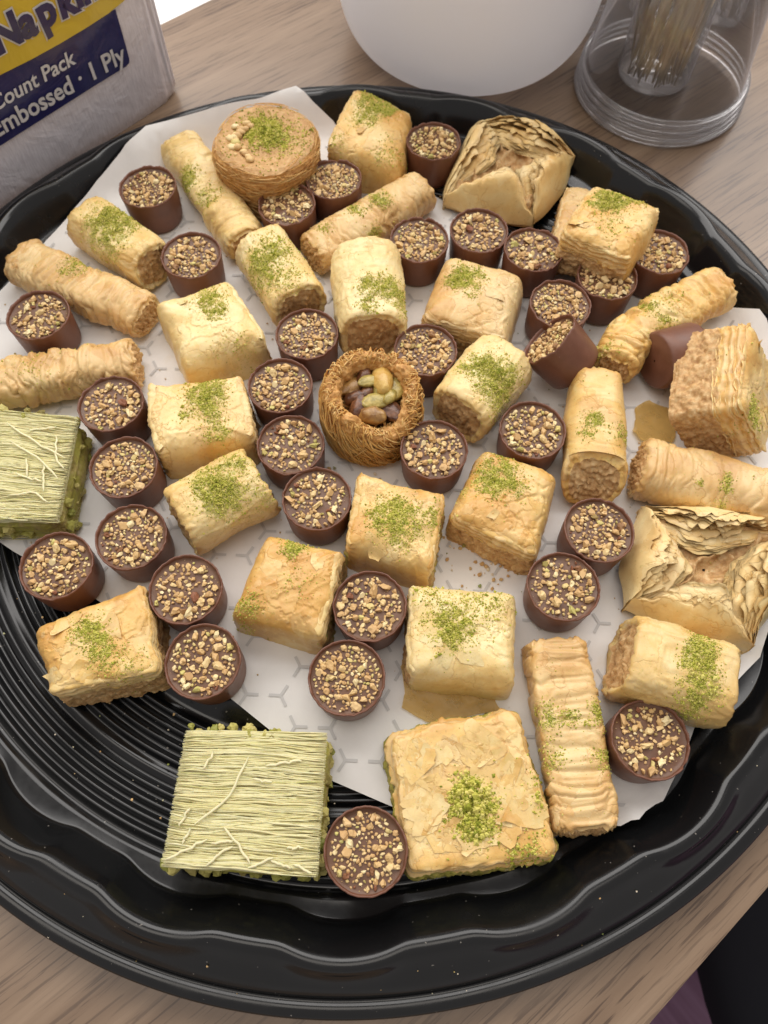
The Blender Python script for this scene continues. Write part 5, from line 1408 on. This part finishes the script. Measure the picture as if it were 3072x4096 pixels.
def text_part(name, body, u, z, size, mat, off, bold=0.0, rot=0.0, ital=0.0, sx=1.0, res=3):
    cu = bpy.data.curves.new('tmp_text', 'FONT'); cu.body = body; cu.size = 1.0; cu.offset = bold; cu.resolution_u = res; cu.fill_mode = 'FRONT'
    ob = bpy.data.objects.new('tmp_text', cu); COL.objects.link(ob); bpy.context.view_layer.update()
    me0 = bpy.data.meshes.new_from_object(ob.evaluated_get(bpy.context.evaluated_depsgraph_get()))
    bpy.data.objects.remove(ob); bpy.data.curves.remove(cu)
    v = np.empty(len(me0.vertices) * 3, np.float32); me0.vertices.foreach_get('co', v); v = v.reshape(-1, 3)
    F = {}
    for p in me0.polygons: F.setdefault(len(p.vertices), []).append(list(p.vertices))
    bpy.data.meshes.remove(me0)
    x = v[:, 0] * size * sx + v[:, 1] * size * ital; y = v[:, 1] * size; c_, s_ = math.cos(rot), math.sin(rot)
    return part(pk, name, onface(u - (x * c_ - y * s_), z + (x * s_ + y * c_), off), [np.array(a) for a in F.values()], mat, smooth=False)
text_part('lettering', 'Embossed · 1 Ply', .0843, .0330, .0118, M['white'], .0010, .022, 0, 0, .92)
text_part('lettering', 'Count Pack', .0795, .0436, .0094, M['white'], .0010, .02, .012, .12, 1.0)
for ch, uu_, zz_, rt in (('N', .0665, .0640, .02), ('a', .0535, .0645, -.08), ('p', .0436, .0640, .10), ('k', .0338, .0642, -.04), ('i', .0250, .0648, .05), ('n', .0212, .0645, .04), ('s', .0115, .0655, .0)):
    text_part('letter_outline', ch, uu_, zz_, .0175, M['white'], .0010, .085, rt, .05, 1.0)
    text_part('lettering', ch, uu_, zz_, .0175, M['navy'], .0013, .045, rt, .05, 1.0)

# ------------------------------------------------------------------ white tub and clear cups
bx_, by_ = BOWL; bc = (bx_ - .0045, by_ + .058); TUB = .93
prof = [(.0005, .0004), (.030, .0004), (.050, .0008), (.059, .0028), (.0655, .0072), (.0705, .0142), (.0735, .0230), (.0752, .0340), (.0768, .060), (.0780, .085), (.0790, .106), (.0802, .107), (.0808, .1055), (.0802, .104)]
tt = np.linspace(0, len(prof) - 1, 80); pr = np.array(prof)
# smooth the profile
pf = np.stack([np.interp(tt, np.arange(len(prof)), pr[:, k]) for k in (0, 1)], 1)
for _ in range(6): pf[1:-1] = (pf[:-2] + 2 * pf[1:-1] + pf[2:]) / 4
pf[:, 0] *= TUB
L, _t = lathe(pf, 128)
bw = thing('white_tub', (bc[0], bc[1], 0), 'round white plastic tub on the table beyond the tray', 'tub')
part(bw, 'tub_wall', L.reshape(-1, 3) + (bc[0], bc[1], .0002), grid_faces(80, 128), M['bowl'])
LID = [(.0806, .1062), (.0816, .108), (.0806, .111), (.06, .112), (.0005, .112)]
L, _t = lathe([(a * TUB, b) for a, b in LID], 96); part(bw, 'tub_lid', L.reshape(-1, 3) + (bc[0], bc[1], .0008), grid_faces(5, 96), M['bowl'])
def cup_stack(x, y, label, R=.0448, n=4, taper=.10):
    root = thing('clear_cup', (x, y, 0), label, 'cup', 'upturned clear plastic cups')
    for k in range(n):
        z = .0008 + k * .0036
        a = np.linspace(0, 2 * np.pi, 9)
        ring = [(R - .0012 + .0014 * math.cos(b) - k * .0004, z + .0015 + .0015 * math.sin(b)) for b in a]
        L, _t = lathe(ring, 120); part(root, 'rolled_rim', L.reshape(-1, 3) + (x, y, 0), grid_faces(9, 120), M['clear'])
    for k in (0, 3):
        z = .003 + k * .0036
        L, _t = lathe([(R - .0022 - k * .0004, z), (R - .0030 - taper * .02 - k * .0004, z + .02), (R - .003 - taper * .12 - k * .0004, z + .115), (R - .006 - taper * .12, z + .118), (.001, z + .118)], 120)
        part(root, 'cup_wall', L.reshape(-1, 3) + (x, y, 0), grid_faces(5, 120), M['clear'])
    return root
gx_, gy_, gd = GLASS
cup_stack(gx_, gy_, 'upturned clear plastic cup at the upper right, standing over a bundle of wooden picks', gd / 2)
cup_stack(GLASS2[0], GLASS2[1] + .035, 'upturned clear plastic cup farther back, mostly hidden by the white tub', .044)
# holder of wooden picks standing behind the cup
hx, hy = gx_ - .001, gy_ + .012
hd = thing('pick_holder', (hx, hy, 0), 'bundle of wooden picks in a small clear holder, seen inside the upturned cup', 'toothpicks')
L, _t = lathe([(.0002, .0012), (.0185, .0012), (.0192, .003), (.0196, .07)], 64); part(hd, 'holder_wall', L.reshape(-1, 3) + (hx, hy, 0), grid_faces(4, 64), M['clear'])
rs = np.random.RandomState(4)
for k in range(44):
    a = rs.uniform(0, 6.28); rr = .0145 * math.sqrt(rs.rand()); lx, ly = rs.normal(0, .007, 2)
    z = np.linspace(.0016 + rs.uniform(0, .003), .085, 4); f = (z - z[0]) / .085
    pth = np.stack([hx + rr * math.cos(a) + lx * f, hy + rr * math.sin(a) + ly * f, z], -1)
    V, F = tubes(pth[None], .0011, 6); part(hd, 'wooden_pick', V, F, M['stick'])
